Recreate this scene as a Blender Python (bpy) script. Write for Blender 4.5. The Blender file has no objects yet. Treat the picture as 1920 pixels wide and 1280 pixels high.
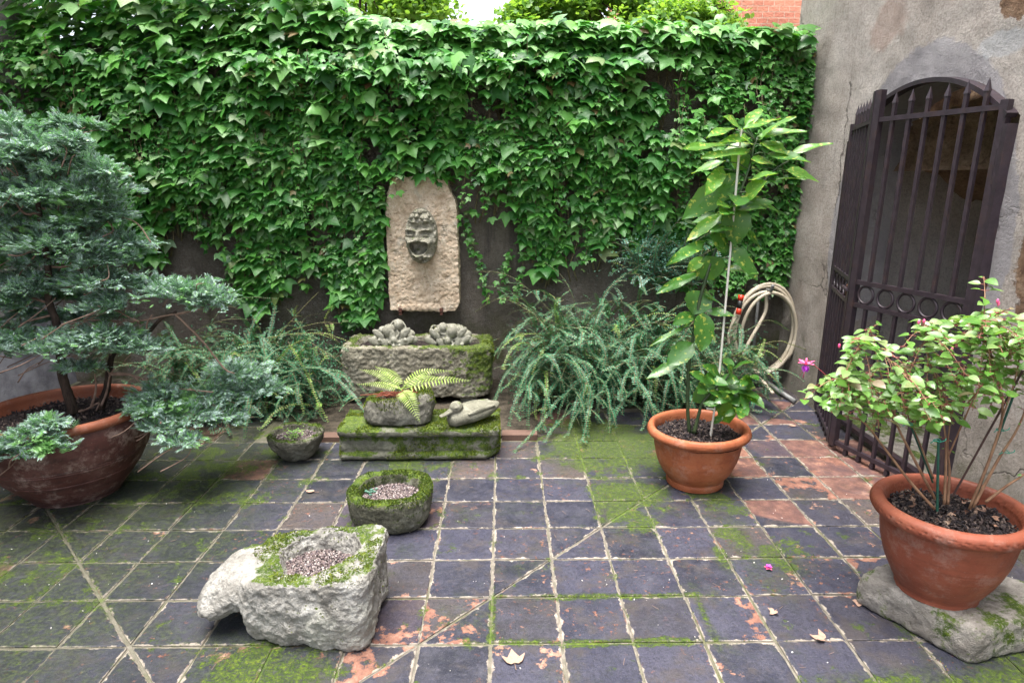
import bpy, bmesh, math, random
import numpy as np
from mathutils import Vector
# ---------------------------------------------------------------- camera, sky, sun, exposure
sc = bpy.context.scene
COL = sc.collection
F_PX, PITCH, YAW, EYE = 1173.0, math.radians(14.4), math.radians(0.71), 1.5625
cam = bpy.data.cameras.new("camera"); cam_o = bpy.data.objects.new("camera", cam); COL.objects.link(cam_o)
cam.sensor_width = 36.0; cam.lens = 36.0 * F_PX / 1920.0; cam.clip_start = 0.05; cam.clip_end = 400.0
cam_o.location = (0, 0, EYE); cam_o.rotation_euler = (math.pi / 2 - PITCH, 0, -YAW)
sc.camera = cam_o
SUN_EL, SUN_AZ = math.radians(81), math.radians(228)      # azimuth clockwise from +Y, the direction the light comes from
w = bpy.data.worlds.new("World"); sc.world = w; w.use_nodes = True
wn = w.node_tree; bg = wn.nodes["Background"]
sky = wn.nodes.new("ShaderNodeTexSky"); sky.sky_type = 'NISHITA'; sky.sun_disc = False
sky.sun_elevation = SUN_EL; sky.sun_rotation = SUN_AZ; sky.air_density = 1.0; sky.dust_density = 4.0; sky.ozone_density = 1.0
_bw = wn.nodes.new("ShaderNodeRGBToBW"); wn.links.new(sky.outputs[0], _bw.inputs[0])          # thin overcast: the blue is mostly veiled
_mx = wn.nodes.new("ShaderNodeMix"); _mx.data_type = 'RGBA'; _mx.inputs[0].default_value = 0.62
wn.links.new(sky.outputs[0], _mx.inputs[6]); wn.links.new(_bw.outputs[0], _mx.inputs[7]); wn.links.new(_mx.outputs[2], bg.inputs[0]); bg.inputs[1].default_value = 0.118
sun = bpy.data.lights.new("sun", 'SUN'); sun_o = bpy.data.objects.new("sun", sun); COL.objects.link(sun_o)
sun.energy = 1.5; sun.angle = math.radians(42); sun.color = (1.0, 0.96, 0.9)
_sd = Vector((math.sin(SUN_AZ) * math.cos(SUN_EL), math.cos(SUN_AZ) * math.cos(SUN_EL), math.sin(SUN_EL)))
sun_o.rotation_euler = _sd.to_track_quat('Z', 'Y').to_euler(); sun_o.location = (0, 0, 12)
vs = sc.view_settings; vs.view_transform = 'Standard'; vs.look = 'None'; vs.exposure = 2.65; vs.gamma = 1.0; vs.use_curve_mapping = False
sc.cycles.max_bounces = 8; sc.cycles.diffuse_bounces = 4; sc.cycles.transmission_bounces = 4; sc.cycles.transparent_max_bounces = 4
sc.cycles.use_denoising = True

rng = np.random.default_rng(7); random.seed(7)
# ---------------------------------------------------------------- measuring helpers (photo pixel -> point in the courtyard)
_F = np.array([math.sin(YAW) * math.cos(PITCH), math.cos(YAW) * math.cos(PITCH), -math.sin(PITCH)])
_R = np.array([math.cos(YAW), -math.sin(YAW), 0.0]); _U = np.cross(_R, _F); _C = np.array([0, 0, EYE])
def ray(px, py): return _F + _R * (px - 960) / F_PX - _U * (py - 640) / F_PX
def PY(px, py, d): r = ray(px, py); return _C + r * d / r[1]
def PZ(px, py, z=0.0): r = ray(px, py); return _C + r * (z - EYE) / r[2]
def PX(px, py, x): r = ray(px, py); return _C + r * x / r[0]
# ---------------------------------------------------------------- numpy noise
def _h(ix, iy, iz, s):
    n = (ix * 374761393 + iy * 668265263 + iz * 2147483647 + s * 974711) & 0xFFFFFFFF
    n = ((n ^ (n >> 13)) * 1274126177) & 0xFFFFFFFF
    n = ((n ^ (n >> 15)) * 2246822519) & 0xFFFFFFFF
    return ((n ^ (n >> 16)) & 0xFFFF) / 65535.0
def vnoise(P, scale=1.0, seed=0):
    P = np.asarray(P, float) * scale
    i = np.floor(P).astype(np.int64); f = P - i; f = f * f * (3 - 2 * f)
    r = 0
    for dx in (0, 1):
        for dy in (0, 1):
            for dz in (0, 1):
                wgt = (f[..., 0] if dx else 1 - f[..., 0]) * (f[..., 1] if dy else 1 - f[..., 1]) * (f[..., 2] if dz else 1 - f[..., 2])
                r = r + wgt * _h(i[..., 0] + dx, i[..., 1] + dy, i[..., 2] + dz, seed)
    return r * 2 - 1
def fbm(P, scale=1.0, octv=4, seed=0, gain=0.5):
    r = 0; a = 1.0; t = 0
    for k in range(octv):
        r = r + a * vnoise(P, scale * 2 ** k, seed + k * 17); t += a; a *= gain
    return r / t
def sstep(a, b, x):
    t = np.clip((x - a) / (b - a), 0, 1); return t * t * (3 - 2 * t)
# ---------------------------------------------------------------- object helpers
LOC = {}
def put(o, kind=None, label=None, cat=None, group=None):
    if kind: o["kind"] = kind
    if label: o["label"] = label
    if cat: o["category"] = cat
    if group: o["group"] = group
    return o
def thing(name, loc, label, cat, group=None):
    o = bpy.data.objects.new(name, None); COL.objects.link(o); o.location = loc; o.empty_display_size = 0.1
    LOC[o] = np.array(loc, float)
    return put(o, None, label, cat, group)
def build(name, parts, mat, parent=None, loc=None, smooth=False):
    """parts: list of (V, F) or (V, F, material index); world coordinates -> ONE mesh object"""
    if isinstance(parts, tuple): parts = [parts]
    mats = mat if isinstance(mat, (list, tuple)) else [mat]
    Vs, loops, starts, tot, mi = [], [], [], [], []
    off = 0; lo = 0
    for p in parts:
        V = np.asarray(p[0], float).reshape(-1, 3); m = p[2] if len(p) > 2 else 0
        Fs = p[1] if isinstance(p[1], list) and len(p[1]) and isinstance(p[1][0], np.ndarray) and p[1][0].ndim == 2 else [p[1]]
        for Fa in Fs:
            if isinstance(Fa, np.ndarray) and Fa.ndim == 2:
                n, k = Fa.shape
                loops.append((Fa + off).ravel()); starts.append(lo + np.arange(n) * k); tot.append(np.full(n, k)); mi.append(np.full(n, m)); lo += n * k
            else:
                for f in Fa:
                    loops.append(np.array(f) + off); starts.append(np.array([lo])); tot.append(np.array([len(f)])); mi.append(np.array([m])); lo += len(f)
        Vs.append(V); off += len(V)
    V = np.concatenate(Vs); L = np.concatenate(loops).astype(np.int32); S = np.concatenate(starts).astype(np.int32)
    base = LOC[parent] if parent is not None else np.array(loc if loc is not None else (0, 0, 0), float)
    me = bpy.data.meshes.new(name)
    me.vertices.add(len(V)); me.vertices.foreach_set("co", (V - base).astype(np.float32).ravel())
    me.loops.add(len(L)); me.loops.foreach_set("vertex_index", L)
    me.polygons.add(len(S)); me.polygons.foreach_set("loop_start", S)
    for m in mats: me.materials.append(m)
    me.polygons.foreach_set("material_index", np.concatenate(mi).astype(np.int32))
    me.polygons.foreach_set("use_smooth", np.full(len(S), bool(smooth)))
    me.update(calc_edges=True); me.validate()
    o = bpy.data.objects.new(name, me); COL.objects.link(o)
    LOC[o] = base
    if parent is not None: o.parent = parent
    else: o.location = base
    return o
def scatter(T, pos, M):
    """T=(verts n3, faces) copied at pos (k,3) with basis M (k,3,3) (columns = x,y,z axes, scaled)"""
    v, f = T; k = len(pos); n = len(v)
    V = np.einsum('kij,nj->kni', M, v) + pos[:, None, :]
    off = (np.arange(k) * n)
    fs = f if isinstance(f, list) else [f]
    return V.reshape(-1, 3), [(a[None] + off[:, None, None]).reshape(-1, a.shape[1]) for a in fs]
def norm(a): return a / (np.linalg.norm(a, axis=-1, keepdims=True) + 1e-9)
def basis(tip, nrm, sx=1, sy=1, sz=1):
    y = norm(tip); x = norm(np.cross(y, nrm)); z = np.cross(x, y)
    s = lambda q: np.asarray(q, float).reshape(-1, 1) if np.ndim(q) else q
    return np.stack([x * s(sx), y * s(sy), z * s(sz)], axis=-1)
def catmull(pts, n=8):
    P = np.asarray(pts, float)
    if len(P) < 3: return np.array([P[0] + (P[-1] - P[0]) * t for t in np.linspace(0, 1, n)])
    Q = np.vstack([2 * P[0] - P[1], P, 2 * P[-1] - P[-2]]); out = []
    for i in range(1, len(Q) - 2):
        for t in np.linspace(0, 1, n, endpoint=False):
            a, b, c, d = Q[i - 1], Q[i], Q[i + 1], Q[i + 2]
            out.append(0.5 * (2 * b + (c - a) * t + (2 * a - 5 * b + 4 * c - d) * t * t + (3 * b - a - 3 * c + d) * t ** 3))
    out.append(P[-1]); return np.array(out)
def tube(path, rad, seg=8, closed=False):
    P = np.asarray(path, float); n = len(P)
    R = np.full(n, rad) if np.ndim(rad) == 0 else np.interp(np.linspace(0, 1, n), np.linspace(0, 1, len(rad)), rad)
    if closed: T = np.roll(P, -1, 0) - np.roll(P, 1, 0)
    else: T = np.gradient(P, axis=0)
    T = norm(T); up = np.array([0, 0, 1.0]) if abs(T[0][2]) < 0.9 else np.array([1.0, 0, 0])
    u = norm(np.cross(up, T[0])); V = []
    for i in range(n):
        u = norm(u - T[i] * np.dot(u, T[i])); v = np.cross(T[i], u)
        a = np.arange(seg) / seg * 2 * math.pi
        V.append(P[i] + R[i] * (np.cos(a)[:, None] * u + np.sin(a)[:, None] * v))
    V = np.concatenate(V); Fq = []
    m = n if closed else n - 1
    i = np.repeat(np.arange(m), seg); j = np.tile(np.arange(seg), m); i2 = (i + 1) % n; j2 = (j + 1) % seg
    Fq = np.stack([i * seg + j, i * seg + j2, i2 * seg + j2, i2 * seg + j], 1)
    if closed: return V, [Fq]
    c0 = len(V); V = np.vstack([V, P[0], P[-1]]); k = np.arange(seg); k2 = (k + 1) % seg
    T1 = np.stack([np.full(seg, c0), k2, k], 1); T2 = np.stack([np.full(seg, c0 + 1), (n - 1) * seg + k, (n - 1) * seg + k2], 1)
    return V, [Fq, np.vstack([T1, T2])]
def boxv(c, s, ax=None):
    c = np.array(c, float); s = np.array(s, float) / 2
    A = np.eye(3) if ax is None else np.array(ax, float)
    V = np.array([[x, y, z] for x in (-1, 1) for y in (-1, 1) for z in (-1, 1)]) * s
    return V @ A + c, np.array([[0, 1, 3, 2], [4, 6, 7, 5], [0, 4, 5, 1], [2, 3, 7, 6], [0, 2, 6, 4], [1, 5, 7, 3]])
def lathe(prof, c, seg=64, wob=0.0, shape=None, closed_top=False):
    prof = np.asarray(prof, float); n = len(prof); a = np.arange(seg) / seg * 2 * math.pi
    V = []
    for k, (r, z) in enumerate(prof):
        rr = r * (shape(a, z) if shape else 1.0)
        V.append(np.stack([c[0] + rr * np.cos(a), c[1] + rr * np.sin(a), np.full(seg, c[2] + z)], 1))
    V = np.concatenate(V); i = np.repeat(np.arange(n - 1), seg); j = np.tile(np.arange(seg), n - 1); j2 = (j + 1) % seg
    return V, [np.stack([i * seg + j, i * seg + j2, (i + 1) * seg + j2, (i + 1) * seg + j], 1)]
def gridmesh(P):
    """P (n,m,3) -> quads"""
    n, m = P.shape[:2]; i, j = np.meshgrid(np.arange(n - 1), np.arange(m - 1), indexing='ij'); i = i.ravel(); j = j.ravel()
    return P.reshape(-1, 3), [np.stack([i * m + j, i * m + j + 1, (i + 1) * m + j + 1, (i + 1) * m + j], 1)]
def remesh(o, voxel, smooth=2, disp=()):
    m = o.modifiers.new("remesh", 'REMESH'); m.mode = 'VOXEL'; m.voxel_size = voxel; m.use_smooth_shade = True
    if smooth:
        s = o.modifiers.new("smooth", 'SMOOTH'); s.iterations = smooth; s.factor = 0.5
    for k, (st, size, typ) in enumerate(disp):
        t = bpy.data.textures.new("relief", typ); t.noise_scale = size
        if typ == 'CLOUDS': t.noise_depth = 3
        if typ == 'STUCCI': t.turbulence = 8
        d = o.modifiers.new("relief", 'DISPLACE'); d.texture = t; d.strength = st; d.mid_level = 0.5; d.texture_coords = 'LOCAL'
    bpy.context.view_layer.update()
    dg = bpy.context.evaluated_depsgraph_get()
    me = bpy.data.meshes.new_from_object(o.evaluated_get(dg)); old = o.data
    for mm in list(o.modifiers): o.modifiers.remove(mm)
    mats = [x for x in old.materials]
    o.data = me; me.materials.clear()
    for x in mats: me.materials.append(x)
    me.name = o.name
    me.polygons.foreach_set("use_smooth", np.ones(len(me.polygons), bool))
    return o
# ---------------------------------------------------------------- materials
class NB:
    def __init__(s, name):
        s.m = bpy.data.materials.new(name); s.m.use_nodes = True; s.t = s.m.node_tree; s.b = s.t.nodes["Principled BSDF"]
        s.out = s.t.nodes["Material Output"]
        s.tc = s.t.nodes.new("ShaderNodeTexCoord"); s.geo = s.t.nodes.new("ShaderNodeNewGeometry"); s.P = s.tc.outputs['Object']
    def L(s, a, b):
        if isinstance(a, bpy.types.NodeSocket): s.t.links.new(a, b)
        elif isinstance(a, (tuple, list)): b.default_value = (*a, 1.0) if len(a) == 3 and b.type == 'RGBA' else a
        else: b.default_value = a
    def n(s, typ, props={}, **ins):
        nd = s.t.nodes.new(typ)
        for k, v in props.items(): setattr(nd, k, v)
        for k, v in ins.items(): s.L(v, nd.inputs[k.replace('_', ' ')])
        return nd
    def noise(s, scale, detail=4, rough=0.55, P=None, dist=0.0):
        return s.n("ShaderNodeTexNoise", Vector=P or s.P, Scale=scale, Detail=detail, Roughness=rough, Distortion=dist).outputs['Fac']
    def voro(s, scale, feat='F1', P=None, out='Distance'):
        return s.n("ShaderNodeTexVoronoi", dict(feature=feat), Vector=P or s.P, Scale=scale).outputs[out]
    def mr(s, v, a, b, c=0.0, d=1.0, smooth=True):
        nd = s.t.nodes.new("ShaderNodeMapRange"); nd.interpolation_type = 'SMOOTHSTEP' if smooth else 'LINEAR'
        for k, x in zip(('Value', 'From Min', 'From Max', 'To Min', 'To Max'), (v, a, b, c, d)): s.L(x, nd.inputs[k])
        return nd.outputs[0]
    def ma(s, op, a, b=0.0):
        nd = s.t.nodes.new("ShaderNodeMath"); nd.operation = op; s.L(a, nd.inputs[0]); s.L(b, nd.inputs[1]); return nd.outputs[0]
    def mix(s, f, a, b, blend='MIX'):
        nd = s.t.nodes.new("ShaderNodeMix"); nd.data_type = 'RGBA'; nd.blend_type = blend
        s.L(f, nd.inputs[0]); s.L(a, nd.inputs[6]); s.L(b, nd.inputs[7]); return nd.outputs[2]
    def ramp(s, f, stops):
        nd = s.t.nodes.new("ShaderNodeValToRGB"); cr = nd.color_ramp
        while len(cr.elements) < len(stops): cr.elements.new(0.5)
        for e, (p, c) in zip(cr.elements, stops): e.position = p; e.color = (*c, 1)
        s.L(f, nd.inputs[0]); return nd.outputs[0]
    def xyz(s, v=None):
        nd = s.n("ShaderNodeSeparateXYZ", Vector=v or s.P); return nd.outputs
    def blob(s, c, r0, r1, P=None, sc=(1, 1, 1)):
        sub = s.t.nodes.new("ShaderNodeVectorMath"); sub.operation = 'SUBTRACT'; s.L(P or s.P, sub.inputs[0]); sub.inputs[1].default_value = c
        mul = s.t.nodes.new("ShaderNodeVectorMath"); mul.operation = 'MULTIPLY'; s.L(sub.outputs[0], mul.inputs[0]); mul.inputs[1].default_value = sc
        ln = s.t.nodes.new("ShaderNodeVectorMath"); ln.operation = 'LENGTH'; s.L(mul.outputs[0], ln.inputs[0])
        return s.mr(ln.outputs['Value'], r0, r1, 1.0, 0.0)
    def bump(s, h, strength=0.5, dist=0.01, prev=None):
        nd = s.t.nodes.new("ShaderNodeBump"); nd.inputs['Strength'].default_value = strength; nd.inputs['Distance'].default_value = dist
        s.L(h, nd.inputs['Height'])
        if prev is not None: s.L(prev, nd.inputs['Normal'])
        return nd.outputs[0]
    def done(s, col, rough=0.8, normal=None, spec=None, metal=None):
        s.L(col, s.b.inputs['Base Color']); s.L(rough, s.b.inputs['Roughness'])
        if normal is not None: s.L(normal, s.b.inputs['Normal'])
        if spec is not None: s.L(spec, s.b.inputs['Specular IOR Level'])
        if metal is not None: s.b.inputs['Metallic'].default_value = metal
        return s.m
    def translucent(s, col, fac=0.3):
        tr = s.n("ShaderNodeBsdfTranslucent", Color=col); mx = s.t.nodes.new("ShaderNodeMixShader"); mx.inputs[0].default_value = fac
        s.t.links.new(s.b.outputs[0], mx.inputs[1]); s.t.links.new(tr.outputs[0], mx.inputs[2]); s.t.links.new(mx.outputs[0], s.out.inputs[0])
MOSS_D, MOSS_L = (0.022, 0.045, 0.006), (0.125, 0.165, 0.012)
def moss_col(k): return k.ramp(k.noise(38, 3, 0.7), [(0.3, MOSS_D), (0.55, (0.062, 0.098, 0.009)), (0.75, MOSS_L)])

MOSSB = [((.62, 3.55), .70, 1, 1, .20), ((.66, 2.92), .30, 1, 1, .22), ((.58, 2.70), .20, 1, 1, .20), ((-1.6, 3.2), .85, 1, 1, .085), ((-2.0, 2.4), 1.0, 1, 1, .065), ((1.70, 1.55), .50, 1, 1, .17), ((-.80, 1.74), .40, 1, 1.2, .17),
         ((.37, 2.105), .34, .62, 9, .16), ((.37, 1.855), .34, .62, 9, .16), ((-.05, 1.98), .20, 7, .9, .16), ((.74, 1.95), .22, 7, .8, .12), ((.93, 2.36), .18, 3, .9, .17), ((1.18, 2.36), .22, 1, 1, .12), ((1.05, 2.75), .5, 3, .5, .10), ((-.95, 2.25), .3, 1, 1, .08), ((1.5, 1.62), .5, .5, 3, .14), ((-.5, 3.28), .5, 1, 2.5, .13)]
def m_tiles():
    k = NB("glazed_floor_tile"); r = k.geo.outputs['Random Per Island']
    G = k.P; off = k.n("ShaderNodeVectorMath", dict(operation='SCALE'), Scale=k.ma('MULTIPLY', r, 37.0)); off.inputs[0].default_value = (1, 0.7, 0.4)
    add = k.n("ShaderNodeVectorMath", dict(operation='ADD')); k.L(G, add.inputs[0]); k.L(off.outputs[0], add.inputs[1]); k.P = add.outputs[0]      # every tile has its own firing marks
    e = k.n("ShaderNodeAttribute", dict(attribute_name="edge")).outputs['Fac']
    x, y, z = k.xyz(G)
    r2 = k.ma('FRACT', k.ma('MULTIPLY', r, 17.31)); r3 = k.ma('FRACT', k.ma('MULTIPLY', r, 53.77))
    slate = k.ramp(r, [(0.0, (0.011, 0.013, 0.026)), (0.3, (0.021, 0.023, 0.045)), (0.55, (0.036, 0.037, 0.066)), (0.75, (0.055, 0.054, 0.086)), (0.86, (0.030, 0.027, 0.036)), (0.93, (0.075, 0.06, 0.055)), (1.0, (0.14, 0.105, 0.085))])
    slate = k.mix(k.mr(k.noise(9, 5, 0.65), 0.35, 0.7), slate, k.mix(0.6, slate, (0.075, 0.075, 0.105)))
    slate = k.mix(k.mr(k.noise(90, 4, 0.75), 0.47, 0.62, 0, 0.65), slate, (0.014, 0.015, 0.022))
    slate = k.mix(k.mr(k.noise(34, 5, 0.75), 0.52, 0.68, 0, 0.45), slate, (0.095, 0.09, 0.12))
    slate = k.mix(k.mr(k.noise(210, 3, 0.8), 0.52, 0.68, 0, 0.45), slate, (0.13, 0.125, 0.14))
    slate = k.mix(k.mr(k.noise(7, 6, 0.72), 0.5, 0.64, 0, 0.6), slate, (0.075, 0.062, 0.055))
    slate = k.mix(k.mr(x, -0.3, -1.7, 0.0, 0.75), slate, k.mix(0.5, slate, (0.012, 0.018, 0.016)))  # tiles darken to the left: green film plus the weaker light there, painted in
    slate = k.mix(1.0, slate, (0.64, 0.635, 0.65), 'MULTIPLY')
    # worn glaze: bare terracotta shows, most at edges and towards the gate
    terra = k.ramp(k.noise(11, 7, 0.72), [(0.28, (0.05, 0.030, 0.028)), (0.45, (0.115, 0.050, 0.037)), (0.58, (0.20, 0.095, 0.066)), (0.75, (0.34, 0.22, 0.165))])
    gate = k.ma('MAXIMUM', k.blob((1.75, 3.3, 0), 0.25, 1.0, P=G), k.ma('MAXIMUM', k.blob((1.45, 2.4, 0), 0.1, 0.8, P=G), k.blob((-.38, 1.78, 0), 0.1, 0.5, P=G)))
    wear = k.ma('ADD', k.ma('ADD', k.noise(5.5, 6, 0.68), k.ma('MULTIPLY', gate, 0.085)), k.ma('MULTIPLY', e, 0.04))
    wear = k.ma('ADD', wear, k.mr(r2, 0.72, 1.0, -0.03, 0.07))
    wf = k.mr(wear, 0.645, 0.675)
    fleck = k.ma('MULTIPLY', k.mr(k.noise(42, 4, 0.7), 0.60, 0.64), k.mr(k.noise(3.2, 2), 0.48, 0.60))
    wf = k.ma('MAXIMUM', wf, fleck)
    bare = k.ma('MULTIPLY', k.mr(r3, 0.962, 0.965), k.mr(k.noise(7, 5, 0.7), 0.3, 0.62, 0.35, 1.0))      # a few tiles never had the glaze
    bare = k.ma('MAXIMUM', bare, k.mr(k.ma('ADD', r3, k.ma('MULTIPLY', k.blob((1.7, 3.5, 0), 0.2, 1.0, P=G), 0.55)), 0.96, 0.97, 0, 0.9))
    wf = k.ma('MAXIMUM', wf, k.ma('MULTIPLY', bare, 0.8))
    col = k.mix(wf, slate, terra)
    chip = k.mr(k.ma('ADD', k.ma('MULTIPLY', e, 0.42), k.ma('MULTIPLY', k.noise(13, 6, 0.72), 0.9)), 0.80, 0.84)
    col = k.mix(chip, col, k.mix(k.mr(k.noise(9, 4, 0.6), 0.60, 0.68), k.ramp(k.noise(26, 5), [(0.3, (0.10, 0.085, 0.07)), (0.7, (0.30, 0.26, 0.215))]), terra))
    # dry lime bloom and pale dust
    col = k.mix(k.mr(k.noise(6, 6, 0.72), 0.54, 0.76, 0, 0.22), col, (0.13, 0.125, 0.135))
    col = k.mix(k.mr(k.voro(95), 0.0, 0.11, 0.55, 0), col, (0.30, 0.29, 0.27))
    # moss
    k.P = G
    bl = None
    for (cx_, cy_), r_, sx_, sy_, wt in MOSSB:
        q = k.ma('MULTIPLY', k.blob((cx_, cy_, 0), 0.05 * r_, r_, sc=(sx_, sy_, 1)), wt * 10); bl = q if bl is None else k.ma('MAXIMUM', bl, q)
    mm = k.ma('ADD', k.ma('ADD', k.noise(5, 7, 0.74), k.ma('MULTIPLY', bl, 0.135)), k.ma('MULTIPLY', e, 0.045))
    mf = k.mr(mm, 0.605, 0.665)
    mf = k.ma('MULTIPLY', mf, k.mr(k.noise(90, 4, 0.75), 0.36, 0.58))
    lft = k.mr(x, -0.6, -2.0, 0.0, 0.22)  # stronger film to the left, partly painting in the weaker light
    algae_shade = k.mr(k.ma('ADD', k.ma('ADD', k.noise(3.4, 6, 0.7), lft), k.ma('MULTIPLY', bl, 0.2)), 0.5, 0.78, 0, 0.75)
    col = k.mix(k.ma('MULTIPLY', algae_shade, k.mr(k.noise(28, 5, 0.75), 0.3, 0.6)), col, k.mix(k.mr(k.noise(60, 4, 0.7), 0.42, 0.62), (0.008, 0.013, 0.008), (0.045, 0.062, 0.014)))
    col = k.mix(mf, col, moss_col(k))
    rough = k.mix(mf, k.mix(wf, k.mr(k.noise(12, 4), 0.3, 0.7, 0.40, 0.66), (0.8,) * 3), (0.95,) * 3)
    h = k.ma('ADD', k.ma('ADD', k.ma('MULTIPLY', k.noise(40, 6, 0.75), 0.7), k.ma('MULTIPLY', k.noise(190, 3, 0.7), 0.35)), k.ma('ADD', k.ma('MULTIPLY', wf, -0.25), k.ma('MULTIPLY', mf, k.noise(220, 2))))
    return k.done(col, rough, k.bump(h, 0.8, 0.007), 0.36)
def m_grout():
    k = NB("lime_grout")
    col = k.ramp(k.noise(22, 6, 0.7), [(0.3, (0.075, 0.068, 0.052)), (0.52, (0.14, 0.125, 0.10)), (0.75, (0.245, 0.22, 0.185))])
    col = k.mix(k.mr(k.noise(1.9, 6, 0.7), 0.46, 0.62), col, k.mix(k.noise(60, 3), (0.03, 0.035, 0.015), (0.12, 0.12, 0.05)))
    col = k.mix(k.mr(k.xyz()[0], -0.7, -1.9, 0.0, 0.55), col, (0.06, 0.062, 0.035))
    bl = None
    for (cx_, cy_), r_, sx_, sy_, wt in MOSSB:
        q = k.ma('MULTIPLY', k.blob((cx_, cy_, 0), 0.05 * r_, r_ * 1.1, sc=(sx_, sy_, 1)), wt * 10); bl = q if bl is None else k.ma('MAXIMUM', bl, q)
    mf = k.mr(k.ma('ADD', k.noise(5, 6, 0.7), k.ma('MULTIPLY', bl, 0.13)), 0.60, 0.68)
    col = k.mix(mf, col, moss_col(k))
    return k.done(col, 0.95, k.bump(k.noise(90, 5, 0.7), 0.8, 0.006))
def m_stone(name, c0, c1, c2, moss=0.5, side=0.2, scale=1.0, lichen=0.3, bumpd=0.012, pits=0.0, mb=None, mneg=None):
    k = NB(name); nz = k.xyz(k.geo.outputs['Normal'])[2]
    col = k.ramp(k.noise(11 * scale, 7, 0.7), [(0.3, c0), (0.52, c1), (0.72, c2)])
    col = k.mix(k.mr(k.noise(70 * scale, 4, 0.7), 0.45, 0.7, 0, 0.65), col, c0)
    col = k.mix(k.mr(k.noise(4 * scale, 5, 0.65), 0.55, 0.66, 0, lichen), col, (0.42, 0.42, 0.36))
    f = k.ma('ADD', k.noise(8 * scale, 6, 0.72), k.mr(nz, -0.1, 0.9, side - 0.2, 0.2 + 0.0))
    if mb: f = k.ma('ADD', f, k.ma('MULTIPLY', k.blob(*mb), 0.28))
    if mneg: f = k.ma('SUBTRACT', f, k.ma('MULTIPLY', k.blob(*mneg), 0.35))
    mf = k.mr(f, 0.93 - moss * 0.5, 1.02 - moss * 0.5)
    mf = k.ma('MULTIPLY', mf, k.mr(k.noise(150, 3, 0.7), 0.25, 0.5))
    col = k.mix(mf, col, moss_col(k))
    h = k.ma('ADD', k.noise(26 * scale, 8, 0.72), k.ma('MULTIPLY', k.noise(170, 3), 0.35))
    if pits: h = k.ma('SUBTRACT', h, k.mr(k.voro(30), 0.1, 0.32, pits, 0))
    return k.done(col, 0.92, k.bump(h, 0.9, bumpd), 0.25)
def m_plaster(name, c0, c1, c2, stain=None):
    k = NB(name); x, y, z = k.xyz()
    col = k.ramp(k.noise(1.6, 7, 0.66), [(0.3, c0), (0.5, c1), (0.7, c2)])
    col = k.mix(k.mr(k.noise(34, 5, 0.7), 0.42, 0.72, 0, 0.45), col, c0)
    col = k.mix(k.mr(k.noise(75, 4, 0.75), 0.46, 0.62, 0, 0.5), col, k.mix(0.55, col, (0.06, 0.055, 0.05)))
    col = k.mix(k.mr(k.noise(13, 7, 0.75), 0.54, 0.66, 0, 0.45), col, k.mix(0.5, col, (0.55, 0.53, 0.50)))
    hgt = k.ma('ADD', k.ma('MULTIPLY', k.noise(95, 5, 0.75), 1.6), k.ma('ADD', k.ma('MULTIPLY', k.noise(22, 5, 0.65), 1.2), k.ma('MULTIPLY', k.noise(5, 5, 0.6), 1.4)))
    if stain: col, hgt = stain(k, col, hgt, (x, y, z))
    return k.done(col, 0.95, k.bump(hgt, 1.0, 0.018), 0.15)
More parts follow.
